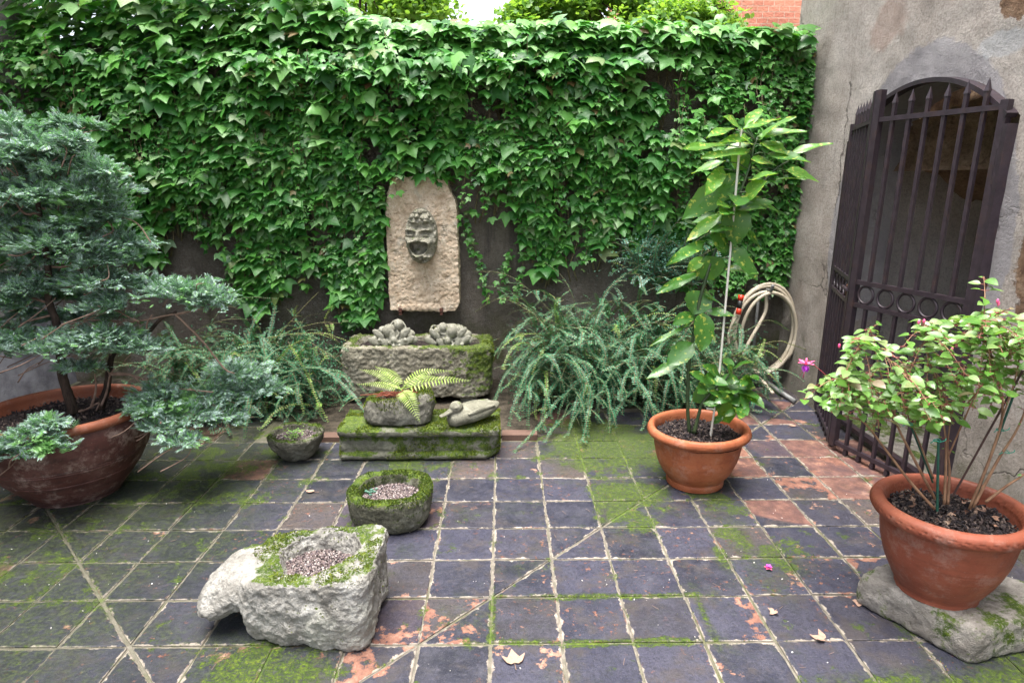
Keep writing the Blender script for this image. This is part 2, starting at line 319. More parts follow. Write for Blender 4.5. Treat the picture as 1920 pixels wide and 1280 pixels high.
def st_right(k, col, h, xyz):
    x, y, z = xyz
    # pale cement repair round the arch, brown exposed masonry patches, rust stain, cracks, damp foot
    d = k.ma('ADD', k.blob((2.2, 3.46, 1.25), 0.62, 0.86, sc=(0, 1.0, 0.78)), k.ma('MULTIPLY', k.noise(7, 5, 0.6), 0.5))
    rep = k.mr(k.ma('ADD', d, k.ma('MULTIPLY', k.noise(30, 5, 0.75), 0.25)), 0.62, 0.72, 0, 0.75)
    col = k.mix(rep, col, k.ramp(k.noise(4, 5, 0.6), [(0.3, (0.25, 0.24, 0.265)), (0.7, (0.39, 0.38, 0.40))]))
    wht = k.mr(k.ma('ADD', k.blob((2.2, 2.98, 2.15), 0.0, 0.26, sc=(0, 1, 2.4)), k.ma('MULTIPLY', k.noise(9, 6, 0.7), 1.3)), 1.02, 1.25, 0, 0.6)
    col = k.mix(wht, col, (0.55, 0.56, 0.58))
    ex = k.ma('MAXIMUM', k.blob((2.2, 2.93, 2.36), 0.0, 0.19, sc=(0, 1, .8)), k.ma('MAXIMUM', k.blob((2.2, 2.46, 1.22), 0.03, 0.31, sc=(0, 1, 0.65)), 0.0))
    exf = k.mr(k.ma('ADD', ex, k.ma('MULTIPLY', k.noise(9, 6, 0.7), 0.9)), 0.82, 0.9)
    brk = k.ramp(k.noise(16, 6, 0.7), [(0.3, (0.10, 0.06, 0.04)), (0.5, (0.24, 0.15, 0.095)), (0.7, (0.36, 0.26, 0.18))])
    col = k.mix(exf, col, brk)
    rust = k.mr(k.ma('ADD', k.blob((2.2, 3.9, 2.42), 0.0, 0.35, sc=(0, 1, 1.3)), k.ma('MULTIPLY', k.noise(6, 7, .72), 1.2)), 0.95, 1.3, 0, 0.45)
    col = k.mix(rust, col, (0.30, 0.18, 0.135))
    low = k.mr(k.ma('ADD', z, k.ma('MULTIPLY', k.noise(4, 5, 0.65), 0.9)), 0.5, 1.15, 0.75, 0.0)
    col = k.mix(low, col, k.mix(k.mr(k.noise(7, 5), 0.4, 0.6), (0.13, 0.125, 0.10), (0.17, 0.155, 0.12)))
    grn = k.ma('MULTIPLY', k.mr(z, 0.0, 0.9, 1.0, 0.0), k.mr(k.noise(5, 6, 0.7), 0.5, 0.7))
    col = k.mix(k.ma('MULTIPLY', grn, 0.6), col, (0.08, 0.085, 0.035))
    strk = k.n("ShaderNodeMapping", Vector=k.P); strk.inputs['Scale'].default_value = (1, 5, 0.6)
    col = k.mix(k.mr(k.noise(2.2, 5, 0.65, P=strk.outputs[0]), 0.55, 0.75, 0, 0.4), col, (0.18, 0.16, 0.15))
    cr = k.voro(2.3, 'DISTANCE_TO_EDGE', P=k.n("ShaderNodeVectorMath", dict(operation='ADD'), **{}).outputs[0]) if False else None
    wv = k.n("ShaderNodeTexNoise", Vector=k.P, Scale=6.0, Detail=5.0)
    vadd = k.t.nodes.new("ShaderNodeVectorMath"); vadd.operation = 'MULTIPLY_ADD'
    k.L(wv.outputs['Color'], vadd.inputs[0]); vadd.inputs[1].default_value = (0.35, 0.35, 0.35); k.L(k.P, vadd.inputs[2])
    cr = k.mr(k.voro(1.05, 'DISTANCE_TO_EDGE', P=vadd.outputs[0]), 0.0, 0.010, 1.0, 0.0)
    cr = k.ma('MULTIPLY', cr, k.mr(k.noise(1.3, 3), 0.45, 0.6))
    col = k.mix(k.ma('MULTIPLY', cr, 0.75), col, (0.07, 0.06, 0.055))
    cy_ = k.ma('ADD', y, k.ma('MULTIPLY', k.ma('SUBTRACT', k.noise(5, 6, 0.7), 0.5), 0.22)); crk = k.ma('MULTIPLY', k.mr(k.ma('ABSOLUTE', k.ma('SUBTRACT', cy_, 4.22)), 0.002, 0.010, 1.0, 0.0), k.ma('MULTIPLY', k.mr(z, 0.7, 1.0), k.mr(k.noise(2.5, 4), 0.42, 0.55)))
    col = k.mix(k.ma('MULTIPLY', crk, 0.6), col, (0.085, 0.07, 0.06))
    h = k.ma('SUBTRACT', h, k.ma('MULTIPLY', crk, 2.5))
    h = k.ma('ADD', h, k.ma('MULTIPLY', exf, k.ma('ADD', k.ma('MULTIPLY', k.noise(13, 6, 0.75), 5.0), -3.5)))
    h = k.ma('SUBTRACT', h, k.ma('MULTIPLY', cr, 1.5))
    return col, h
def st_back(k, col, h, xyz):
    x, y, z = xyz
    strk = k.n("ShaderNodeMapping", Vector=k.P); strk.inputs['Scale'].default_value = (6, 1, 0.7)
    col = k.mix(k.mr(k.noise(1.8, 6, 0.65, P=strk.outputs[0]), 0.5, 0.72, 0, 0.7), col, (0.06, 0.055, 0.05))
    grn = k.ma('MULTIPLY', k.mr(z, 0.1, 0.8, 1.0, 0.0), k.mr(k.noise(4, 6, 0.7), 0.46, 0.62))
    col = k.mix(k.ma('MULTIPLY', grn, 0.8), col, (0.075, 0.085, 0.03))
    col = k.mix(k.mr(k.ma('ADD', k.blob((0.55, 4.85, 0.42), 0.05, 0.5), k.ma('MULTIPLY', k.noise(12, 6, 0.7), 0.9)), 0.95, 1.25, 0, 0.4), col, (0.26, 0.27, 0.22))
    return col, h
def st_left(k, col, h, xyz):
    low = k.mr(k.ma('ADD', xyz[2], k.ma('MULTIPLY', k.noise(3, 5, 0.65), 0.5)), 0.75, 0.95, 0.8, 0.0)
    col = k.mix(low, col, k.ramp(k.noise(8, 5), [(0.35, (0.22, 0.22, 0.26)), (0.65, (0.5, 0.5, 0.56))]))
    return col, h
def m_terracotta(name, c0, c1, c2, dirt=(0.10, 0.06, 0.045), zlow=0.1, dirty=0.45, bloom=0.28):
    k = NB(name); x, y, z = k.xyz()
    col = k.ramp(k.noise(7, 5, 0.6), [(0.3, c0), (0.5, c1), (0.72, c2)])
    fl = k.n("ShaderNodeMapping", Vector=k.P); fl.inputs['Scale'].default_value = (1, 1, 6)
    col = k.mix(k.mr(k.noise(4, 6, 0.65, P=fl.outputs[0]), 0.48, 0.75, 0, dirty), col, dirt)
    col = k.mix(k.mr(k.ma('ADD', z, k.ma('MULTIPLY', k.noise(9, 4), 0.12)), zlow * 0.6, zlow * 1.5, 0.65, 0.0), col, dirt)
    col = k.mix(k.mr(k.noise(10, 7, 0.75), 0.50, 0.68, 0, bloom), col, (0.42, 0.33, 0.28))
    col = k.mix(k.mr(k.noise(38, 5, 0.75), 0.52, 0.66, 0, 0.45), col, dirt)
    col = k.mix(k.mr(k.voro(60), 0.0, 0.10, 0.35, 0), col, (0.55, 0.47, 0.4))
    ring = k.n("ShaderNodeMapping", Vector=k.P); ring.inputs['Scale'].default_value = (0.6, 0.6, 30)
    h = k.ma('ADD', k.ma('MULTIPLY', k.noise(3, 4, 0.6, P=ring.outputs[0]), 0.6), k.ma('MULTIPLY', k.noise(110, 3), 0.25))
    return k.done(col, k.mr(k.noise(9, 4), 0.3, 0.7, 0.5, 0.8), k.bump(h, 0.45, 0.006), 0.35)
def m_leaf(name, stops, tr=(0.2, 0.4, 0.03), fac=0.28, rough=0.42, spec=0.5, zmix=None, spots=None, vein=None):
    k = NB(name); r = k.geo.outputs['Random Per Island']
    col = k.ramp(r, stops)
    if spots: col = k.mix(k.mr(k.noise(spots[0], 3, 0.55), spots[1], spots[1] + 0.05, 0, 0.85), col, spots[2])
    if zmix:   # crest leaves lighter: young growth plus the backlight there, painted into the colour
        z = k.xyz()[2]; r2 = k.ma('FRACT', k.ma('MULTIPLY', r, 41.3))
        col = k.mix(k.ma('MULTIPLY', k.mr(z, zmix[0], zmix[1]), k.mr(r2, 0.35, 0.9)), col, zmix[2])
    col = k.mix(k.mr(k.noise(55, 3), 0.4, 0.7, 0, 0.3), col, k.mix(0.55, col, (0.0, 0.01, 0.0)))
    m = k.done(col, k.mr(k.noise(20, 3), 0.3, 0.7, rough - 0.1, rough + 0.15), k.bump(k.noise(70, 3), 0.25, 0.004), spec)
    if fac: k.translucent(k.mix(0.55, k.mix(1.0, col, (1.6, 1.9, 1.0), 'MULTIPLY'), tr), fac)
    return m
def m_plain(name, c0, c1=None, scale=20, rough=0.6, spec=0.4, metal=0.0, bump=0.3, bd=0.004, grime=0.0, gc=(0.04, 0.035, 0.03), squash=None):
    k = NB(name); c1 = c1 or c0; P = k.P
    if squash:
        mp = k.n("ShaderNodeMapping", Vector=k.P); mp.inputs['Scale'].default_value = squash; P = mp.outputs[0]
    col = k.mix(k.mr(k.noise(scale, 5, 0.65, P=P), 0.35, 0.65), c0, c1)
    if grime: col = k.mix(k.mr(k.noise(scale * 0.4, 6, 0.7), 0.5, 0.72, 0, grime), col, gc)
    return k.done(col, rough, k.bump(k.noise(scale * 3, 4, 0.7, P=P), bump, bd), spec, metal)
def m_island(name, stops, rough=0.85, spec=0.3):
    k = NB(name); col = k.ramp(k.geo.outputs['Random Per Island'], stops)
    col = k.mix(k.mr(k.noise(120, 3), 0.4, 0.7, 0, 0.4), col, k.mix(0.6, col, (0.02, 0.02, 0.02)))
    return k.done(col, rough, k.bump(k.noise(160, 3), 0.3, 0.003), spec)
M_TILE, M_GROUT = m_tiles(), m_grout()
M_RIGHT = m_plaster("weathered_grey_render", (0.31, 0.265, 0.23), (0.45, 0.40, 0.36), (0.58, 0.53, 0.485), st_right)
M_BACK = m_plaster("damp_dark_render", (0.11, 0.095, 0.08), (0.19, 0.165, 0.14), (0.29, 0.255, 0.22), st_back)
M_LEFT = m_plaster("pale_lime_render", (0.30, 0.275, 0.265), (0.40, 0.37, 0.36), (0.50, 0.47, 0.46), st_left)
M_ROUGHW = m_stone("rough_vault_masonry", (0.12, 0.08, 0.05), (0.32, 0.21, 0.135), (0.52, 0.37, 0.25), moss=0.0, lichen=0.1, scale=0.7, bumpd=0.05)
M_INNER = m_plaster("passage_plaster", (0.36, 0.32, 0.30), (0.50, 0.455, 0.42), (0.60, 0.56, 0.52))
M_IRON = m_plain("brown_black_iron_paint", (0.022, 0.015, 0.020), (0.033, 0.023, 0.030), 30, 0.45, 0.45, 0.0, 0.25, 0.002, 0.55, (0.060, 0.032, 0.024))
M_RUST = m_plain("rusted_iron", (0.10, 0.035, 0.02), (0.05, 0.025, 0.02), 60, 0.85)
M_TERRA = m_terracotta("terracotta_orange", (0.25, 0.068, 0.028), (0.33, 0.098, 0.040), (0.40, 0.145, 0.068), dirt=(0.17, 0.045, 0.02), zlow=0.06)
M_TERRA_R = m_terracotta("terracotta_red", (0.18, 0.048, 0.026), (0.235, 0.064, 0.035), (0.29, 0.095, 0.053), dirt=(0.15, 0.05, 0.03), zlow=0.04)
M_TERRA_L = m_terracotta("old_terracotta_dark", (0.055, 0.020, 0.016), (0.085, 0.031, 0.025), (0.13, 0.062, 0.053), dirt=(0.030, 0.017, 0.016), zlow=0.09, dirty=0.7, bloom=0.5)
M_RIM_L = m_terracotta("terracotta_rim_orange", (0.28, 0.075, 0.03), (0.36, 0.105, 0.042), (0.42, 0.15, 0.07), dirt=(0.15, 0.05, 0.03), zlow=-1, dirty=0.5)
M_SOIL = m_plain("dark_potting_soil", (0.018, 0.014, 0.016), (0.05, 0.038, 0.034), 60, 0.95, 0.2, 0, 1.0, 0.012)
M_BARK_CHIP = m_island("bark_mulch", [(0, (0.012, 0.010, 0.012)), (0.5, (0.03, 0.022, 0.024)), (0.8, (0.07, 0.05, 0.045)), (1, (0.16, 0.12, 0.10))])
M_GRAVEL = m_island("mixed_gravel", [(0, (0.06, 0.05, 0.06)), (0.3, (0.16, 0.12, 0.12)), (0.55, (0.15, 0.11, 0.10)), (0.85, (0.24, 0.20, 0.19)), (1, (0.44, 0.40, 0.38))])
M_TROUGH = m_stone("pitted_grey_trough_stone", (0.115, 0.105, 0.075), (0.25, 0.23, 0.175), (0.41, 0.385, 0.315), moss=0.56, side=0.16, scale=0.9, bumpd=0.02, mb=((.55, -.2, .38), 0.1, 0.55))
M_SLAB = m_stone("mossy_moulded_stone", (0.075, 0.075, 0.055), (0.15, 0.15, 0.115), (0.24, 0.235, 0.185), moss=0.72, side=0.26, scale=0.8)
M_BOWLM = m_stone("mossy_bowl_stone", (0.05, 0.05, 0.034), (0.105, 0.105, 0.075), (0.19, 0.185, 0.14), moss=0.72, side=0.07, scale=1.3)
M_BOWLS = m_stone("dark_bowl_stone", (0.045, 0.042, 0.032), (0.11, 0.105, 0.082), (0.22, 0.21, 0.165), moss=0.60, side=0.02, scale=1.3)
M_MORTAR = m_stone("white_limestone_mortar", (0.15, 0.14, 0.12), (0.30, 0.29, 0.265), (0.47, 0.46, 0.43), moss=0.66, side=-0.22, scale=0.8, bumpd=0.02, lichen=0.6, mneg=((-.37, -.05, .12), 0.12, 0.26))
M_FERNROCK = m_stone("hollowed_rock", (0.055, 0.052, 0.042), (0.12, 0.115, 0.095), (0.21, 0.20, 0.165), moss=0.60, side=0.02, scale=0.9)
M_DUCK = m_stone("carved_duck_stone", (0.095, 0.095, 0.07), (0.165, 0.16, 0.122), (0.25, 0.245, 0.195), moss=0.36, side=0.1, scale=1.6, bumpd=0.005)
M_CARVE = m_stone("carved_fruit_stone", (0.14, 0.135, 0.105), (0.24, 0.235, 0.19), (0.36, 0.35, 0.30), moss=0.30, side=0.1, scale=1.6, bumpd=0.006)
M_BLOCK = m_stone("pale_footing_stone", (0.13, 0.115, 0.10), (0.26, 0.24, 0.215), (0.40, 0.37, 0.34), moss=0.52, side=0.36, scale=0.7, bumpd=0.02)
M_TABLET = m_stone("pitted_cream_limestone", (0.38, 0.275, 0.185), (0.58, 0.47, 0.35), (0.74, 0.65, 0.53), moss=0.0, scale=1.0, lichen=0.5, bumpd=0.015, pits=0.6)
M_MASK = m_stone("lichened_mask_stone", (0.13, 0.125, 0.095), (0.28, 0.265, 0.21), (0.42, 0.40, 0.33), moss=0.40, side=0.12, scale=2.4, bumpd=0.006)
M_MOSS = m_island("living_moss", [(0, (0.028, 0.05, 0.006)), (0.45, (0.07, 0.11, 0.010)), (0.8, (0.15, 0.19, 0.015)), (1, (0.27, 0.29, 0.025))], 0.9, 0.15)
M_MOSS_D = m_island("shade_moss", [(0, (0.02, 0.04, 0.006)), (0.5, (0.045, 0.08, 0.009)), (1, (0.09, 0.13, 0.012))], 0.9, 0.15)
M_IVY = m_leaf("ivy_leaf", [(0, (0.014, 0.085, 0.014)), (0.2, (0.034, 0.155, 0.024)), (0.48, (0.064, 0.235, 0.034)), (0.78, (0.115, 0.315, 0.055)), (0.90, (0.18, 0.36, 0.12)), (0.96, (0.22, 0.34, 0.18)), (0.985, (0.12, 0.18, 0.05)), (1, (0.17, 0.09, 0.045))],
               (0.13, 0.40, 0.02), 0.28, 0.47, 0.5, zmix=(1.85, 2.55, (0.21, 0.37, 0.05)))
M_VINE = m_plain("vine_stem", (0.10, 0.075, 0.045), (0.16, 0.14, 0.07), 40, 0.8)
M_CONI = m_leaf("conifer_scale_foliage", [(0, (0.05, 0.11, 0.085)), (0.08, (0.07, 0.07, 0.04)), (0.14, (0.12, 0.20, 0.17)), (0.45, (0.22, 0.32, 0.285)), (0.66, (0.34, 0.46, 0.425)), (0.80, (0.47, 0.59, 0.56)), (0.84, (0.14, 0.36, 0.08)), (1, (0.17, 0.40, 0.10))], (0.10, 0.26, 0.14), 0.28, 0.5, 0.5, spots=(5.5, 0.60, (0.15, 0.34, 0.075)))
M_BARK = m_plain("dark_conifer_bark", (0.030, 0.022, 0.018), (0.085, 0.058, 0.046), 22, 0.9, 0.2, 0, 1.0, 0.02, squash=(1, 1, 0.25))
M_TWIG = m_plain("bare_twig_bark", (0.15, 0.095, 0.07), (0.24, 0.16, 0.125), 30, 0.85)
M_BOX = m_leaf("box_honeysuckle_leaf", [(0, (0.012, 0.065, 0.026)), (0.4, (0.024, 0.112, 0.052)), (0.8, (0.052, 0.175, 0.092)), (1, (0.10, 0.24, 0.10))], (0.06, 0.22, 0.03), 0.16, 0.46, 0.42)
M_BOXY = m_leaf("young_honeysuckle_leaf", [(0, (0.09, 0.21, 0.03)), (0.6, (0.15, 0.28, 0.05)), (1, (0.24, 0.33, 0.07))], (0.2, 0.4, 0.04), 0.25, 0.42, 0.5)
M_BLUE = m_leaf("blue_green_small_leaf", [(0, (0.025, 0.10, 0.065)), (0.5, (0.055, 0.16, 0.11)), (1, (0.10, 0.235, 0.165))], (0.08, 0.24, 0.1), 0.18, 0.4, 0.5)
M_AUC = m_leaf("spotted_laurel_leaf", [(0, (0.020, 0.080, 0.016)), (0.4, (0.034, 0.125, 0.020)), (0.7, (0.055, 0.165, 0.025)), (1, (0.085, 0.205, 0.032))], (0.25, 0.45, 0.03), 0.28, 0.33, 0.55, spots=(46, 0.60, (0.36, 0.40, 0.07)))
M_AUC_Y = m_leaf("young_spotted_laurel_leaf", [(0, (0.055, 0.17, 0.022)), (0.6, (0.09, 0.23, 0.030)), (1, (0.14, 0.29, 0.05))], (0.35, 0.55, 0.03), 0.35, 0.33, 0.55, spots=(46, 0.57, (0.42, 0.45, 0.09)))
M_AUCSTEM = m_plain("laurel_stem", (0.020, 0.045, 0.018), (0.05, 0.075, 0.03), 30, 0.5)
M_FUCH = m_leaf("fuchsia_leaf", [(0, (0.07, 0.18, 0.03)), (0.35, (0.115, 0.25, 0.045)), (0.7, (0.175, 0.31, 0.085)), (0.92, (0.24, 0.345, 0.13)), (0.96, (0.24, 0.17, 0.12)), (1, (0.24, 0.24, 0.11))], (0.3, 0.5, 0.05), 0.32, 0.32, 0.6)
M_FSTEM = m_plain("fuchsia_stem", (0.17, 0.085, 0.05), (0.29, 0.17, 0.10), 40, 0.75, squash=(1, 1, 0.3))
M_FRED = m_plain("fuchsia_red_stalk", (0.26, 0.03, 0.045), (0.17, 0.04, 0.03), 40, 0.6)
M_FERN = m_leaf("fern_frond", [(0, (0.20, 0.29, 0.05)), (0.6, (0.30, 0.39, 0.11)), (1, (0.42, 0.48, 0.20))], (0.35, 0.5, 0.1), 0.28, 0.5, 0.35)
M_FERNRED = m_plain("dry_fern_stalk", (0.20, 0.05, 0.025), (0.12, 0.035, 0.02), 40, 0.8)
M_PINK = m_plain("fuchsia_pink_sepal", (0.65, 0.05, 0.18), (0.75, 0.14, 0.28), 30, 0.5)
M_PURPLE = m_plain("fuchsia_purple_petal", (0.33, 0.03, 0.42), (0.48, 0.08, 0.5), 30, 0.5)
M_HOSE = m_plain("beige_hose_rubber", (0.42, 0.36, 0.27), (0.52, 0.46, 0.36), 14, 0.5, 0.4, 0, 0.2, 0.002, 0.35, (0.22, 0.18, 0.13))
M_REDPL = m_plain("red_plastic", (0.62, 0.035, 0.012), (0.68, 0.05, 0.02), 20, 0.35, 0.5)
M_BLKPL = m_plain("black_plastic", (0.015, 0.015, 0.016), (0.03, 0.03, 0.03), 20, 0.45, 0.5)
M_PIPE = m_plain("grey_lead_pipe", (0.14, 0.14, 0.14), (0.24, 0.24, 0.235), 16, 0.6, 0.4, 0.3)
M_STAKEW = m_plain("white_cane", (0.55, 0.53, 0.47), (0.62, 0.60, 0.55), 16, 0.55)
M_STAKEG = m_plain("green_stake", (0.008, 0.05, 0.035), (0.012, 0.075, 0.05), 30, 0.5)
M_STAKEB = m_plain("brown_stake", (0.05, 0.025, 0.022), (0.08, 0.042, 0.038), 30, 0.6)
M_TIE = m_plain("green_plastic_tie", (0.015, 0.22, 0.16), (0.02, 0.28, 0.2), 30, 0.4)
M_DEAD = m_island("fallen_leaf", [(0, (0.24, 0.12, 0.075)), (0.5, (0.32, 0.20, 0.145)), (1, (0.40, 0.29, 0.22))])
M_WHITE = m_island("white_chip", [(0, (0.55, 0.52, 0.48)), (1, (0.75, 0.73, 0.70))])
M_BRICK = None
def m_brick():
    k = NB("old_red_brick"); x, y, z = k.xyz()
    cb = k.n("ShaderNodeCombineXYZ", X=k.ma('ADD', x, y), Y=z, Z=0.0)
    b = k.n("ShaderNodeTexBrick", Vector=cb.outputs[0], Color1=(0.52, 0.20, 0.13), Color2=(0.44, 0.15, 0.10), Mortar=(0.5, 0.33, 0.25), Scale=4.2, **{"Mortar Size": 0.02})
    col = k.mix(k.mr(k.noise(5, 6, 0.7), 0.35, 0.7, 0, 0.6), b.outputs['Color'], (0.52, 0.24, 0.15))
    return k.done(col, 0.9, k.bump(k.ma('ADD', k.ma('MULTIPLY', b.outputs['Fac'], -0.6), k.noise(40, 5)), 0.6, 0.015))
M_BRICK = m_brick()
M_ROOF = m_plain("clay_roof_tile", (0.25, 0.10, 0.06), (0.36, 0.17, 0.11), 8, 0.9)
M_TREE = m_leaf("tree_leaf", [(0, (0.06, 0.16, 0.02)), (0.5, (0.11, 0.24, 0.03)), (1, (0.20, 0.33, 0.05))], (0.4, 0.6, 0.06), 0.42, 0.45, 0.4)
M_EARTH = m_plain("bed_earth", (0.035, 0.03, 0.022), (0.085, 0.07, 0.052), 14, 0.95, 0.2, 0, 1.0, 0.03)
M_GROUND = m_plain("bare_ground", (0.16, 0.14, 0.10), (0.22, 0.20, 0.14), 2, 0.95)

# ================================================================ SETTING
put(build("ground", (np.array([[-60, -60, -.14], [60, -60, -.14], [60, 60, -.14], [-60, 60, -.14]]), np.array([[0, 1, 2, 3]])), M_GROUND), "structure",
    "bare earth ground lying under and around the courtyard")
TS = 0.25; GX, GY = -0.21 * TS, 0.41 * TS
def clip(poly, n, c):
    out = []
    for i in range(len(poly)):
        a, b = poly[i], poly[(i + 1) % len(poly)]; da, db = np.dot(n, a) - c, np.dot(n, b) - c
        if da <= 0: out.append(a)
        if da * db < 0: out.append(a + (b - a) * da / (da - db))
    return out
def floor_tiles():
    V, F, E = [], [], []
    r2 = math.sqrt(0.5)
    diags = [(np.array([r2, r2]), 0.55 * r2, lambda x, y: x < -0.3), (np.array([-r2, r2]), 2.155 * r2, lambda x, y: x > -0.75)]
    for i in range(-14, 10):
        for j in range(-6, 20):
            x0, y0 = i * TS + GX, j * TS + GY
            cx, cy = x0 + TS / 2, y0 + TS / 2
            if cx < -3.5 or cx > 2.3: continue
            if cy > 3.62 and -1.45 < cx < 0.25: continue
            if cy > 4.12 and cx < 1.15: continue
            if cy > 4.9: continue
            g = 0.0022 + rng.random(4) * 0.0042
            a = rng.normal(0, 0.006); ca, sa = math.cos(a), math.sin(a)
            hp = [(np.array([ca, sa]), TS / 2 - g[0]), (np.array([-ca, -sa]), TS / 2 - g[1]), (np.array([-sa, ca]), TS / 2 - g[2]), (np.array([sa, -ca]), TS / 2 - g[3])]
            cc = np.array([cx, cy]); sets = [hp]
            for n, c, ok in diags:
                if ok(cx, cy) and abs(np.dot(n, cc) - c) < 0.13:
                    d = c - np.dot(n, cc); gg = 0.004 + rng.random() * 0.003
                    sets = [q + [(n, d - gg)] for q in sets] + [q + [(-n, -d - gg)] for q in sets]
            for q in sets:
                def ring(off):
                    p = [np.array(v) for v in ((-1., -1.), (1., -1.), (1., 1.), (-1., 1.))]
                    for n, c in q:
                        p = clip(p, n, c - off)
                        if len(p) < 3: return None
                    return p
                r0, r1, r3 = ring(0.0), ring(0.004), ring(0.03)
                if r0 is None or r1 is None or len(r0) != len(r1): continue
                ar = 0.5 * abs(sum(r0[k][0] * r0[(k + 1) % len(r0)][1] - r0[k][1] * r0[(k + 1) % len(r0)][0] for k in range(len(r0))))
                if ar < 0.0015: continue
                m = len(r0); zt = rng.normal(0, 0.0008); tx, ty = rng.normal(0, 0.006, 2)
                b = len(V)
                lv = [(r0, -0.012, 1.0), (r0, -0.002, 1.0), (r1, 0.0, 0.8)]
                if r3 is not None and len(r3) == m: lv.append((r3, 0.0, 0.0))
                for rr, dz, e in lv:
                    for p in rr:
                        V.append((cx + p[0], cy + p[1], zt + dz + tx * p[0] + ty * p[1])); E.append(e)
                for l in range(len(lv) - 1):
                    for k in range(m):
                        F.append([b + l * m + k, b + l * m + (k + 1) % m, b + (l + 1) * m + (k + 1) % m, b + (l + 1) * m + k])
                F.append([b + (len(lv) - 1) * m + k for k in range(m)])
    nq = len(V)
    gx = np.linspace(-3.6, 2.32, 90); gy = np.linspace(-1.6, 5.0, 100)
    X, Y = np.meshgrid(gx, gy, indexing='ij'); P = np.stack([X, Y, np.zeros_like(X)], -1)
    P[..., 2] = -0.0055 + 0.0022 * fbm(P, 9, 3, 5)
    gv, gf = gridmesh(P)
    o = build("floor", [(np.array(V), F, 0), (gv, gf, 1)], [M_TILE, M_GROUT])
    at = o.data.attributes.new("edge", 'FLOAT', 'POINT'); at.data.foreach_set("value", np.array(E + [0.0] * len(gv), np.float32))
    put(o, "structure", "square dark glazed clay tiles with pale grout joints and mossy patches")
floor_tiles()
put(build("planting_bed", gridmesh(np.stack([*(lambda A: (A[0], A[1], 0.01 + 0.02 * fbm(np.stack([A[0], A[1], A[0] * 0], -1), 7, 3, 3) - 0.06 * np.maximum(sstep(-1.30, -1.50, A[0]), sstep(0.2, 0.32, A[0])) * sstep(4.2, 4.1, A[1])))(np.meshgrid(np.linspace(-3.4, 1.35, 90), np.linspace(3.66, 4.9, 24), indexing='ij'))], -1)),
      M_EARTH, smooth=True), "structure", "dark earth bed along the foot of the ivy wall")
# bed edging: two low brick kerbs
def kerb(x0, x1, y, label):
    parts = []; x = x0
    while x < x1 - 0.05:
        L = min(0.22 + rng.random() * 0.03, x1 - x)
        parts.append(boxv((x + L / 2, y + rng.normal(0, .004), 0.0 + rng.normal(0, .003)), (L - 0.008, 0.085, 0.05))); x += L
    put(build("brick_edging", parts, M_KERB, loc=((x0 + x1) / 2, y, 0)), None, label, "brick edging", "low brick edgings of the planting bed")
M_KERB = m_island("edging_brick", [(0, (0.05, 0.04, 0.03)), (0.5, (0.10, 0.06, 0.045)), (0.85, (0.16, 0.09, 0.07)), (1, (0.26, 0.14, 0.10))])
kerb(-1.42, -0.98, 3.66, "short reddish brick edging left of the mossy slab, under the left shrub")
kerb(-0.02, 0.24, 3.66, "short brown brick edging right of the mossy slab, under the right shrub")

def wallgrid(fn, a0, a1, b0, b1, da, db):
    A, B = np.meshgrid(np.linspace(a0, a1, max(2, int((a1 - a0) / da) + 1)), np.linspace(b0, b1, max(2, int((b1 - b0) / db) + 1)), indexing='ij')
    return gridmesh(fn(A, B))
# back wall
def fback(A, B):
    P = np.stack([A, np.full_like(A, 4.85), B], -1); P[..., 1] += 0.018 * fbm(P, 3.2, 5, 1) + 0.006 * fbm(P, 20, 3, 2); return P
gw = build("garden_wall", [wallgrid(fback, -3.5, 2.25, -0.13, 2.5, 0.03, 0.03), boxv((-0.62, 5.02, 1.18), (5.74, 0.28, 2.62))], M_BACK, loc=(-0.6, 5.0, -0.13), smooth=False)
put(gw, None, "dark damp rendered wall behind the ivy and the stone face", "wall")
for p in gw.data.polygons: p.use_smooth = True
# right wall with arched opening
OY0, OY1, OSP, OCR = 2.79, 4.08, 1.83, 2.07
OC = (OY0 + OY1) / 2; OH = (OY1 - OY0) / 2; OR_ = (OH ** 2 + (OCR - OSP) ** 2) / (2 * (OCR - OSP))
def arch_z(y): return OCR - (OR_ - np.sqrt(np.maximum(OR_ ** 2 - (y - OC) ** 2, 0)))
def wob(P):
    e = np.minimum(np.abs(P[..., 1] - OY0), np.abs(P[..., 1] - OY1))
    return 0.022 * fbm(P, 1.9, 5, 11) + 0.005 * fbm(P, 16, 3, 12) - 0.05 * np.clip(0.35 - P[..., 2], 0, 1)
def fr(A, B):
    P = np.stack([np.full_like(A, 2.2), A, B], -1); P[..., 0] += wob(P); return P
def fr_top(A, B):
    z0 = arch_z(A); P = np.stack([np.full_like(A, 2.2), A, z0 + (6.0 - z0) * B ** 1.6], -1); P[..., 0] += wob(P); return P
parts = [wallgrid(fr, OY1, 5.05, -0.13, 6.0, 0.03, 0.035), wallgrid(fr, -2.5, OY0, -0.13, 6.0, 0.04, 0.035), wallgrid(fr_top, OY0, OY1, 0, 1, 0.025, 0.008)]
ys = np.linspace(OY0, OY1, 50); edge = np.vstack([[(OY0, z) for z in np.linspace(-0.13, OSP, 50)[:-1]], np.stack([ys, arch_z(ys)], 1), [(OY1, z) for z in np.linspace(OSP, -0.13, 50)[1:]]])
E0 = np.stack([np.full(len(edge), 2.2), edge[:, 0], edge[:, 1]], -1); E0[:, 0] += wob(E0); G = []
for k in range(9):
    Q = E0 + np.array([0.30 * k / 8, 0, 0]); Q[:, 1:] += (0.012 * fbm(Q, 9, 3, 4))[:, None] * (k > 0); G.append(Q)
parts.append(gridmesh(np.array(G)))
parts += [wallgrid(lambda A, B: np.stack([A, np.full_like(A, 5.05), B], -1) + 0.0, 2.2, 2.75, -0.13, 6.0, 0.1, 0.3)]
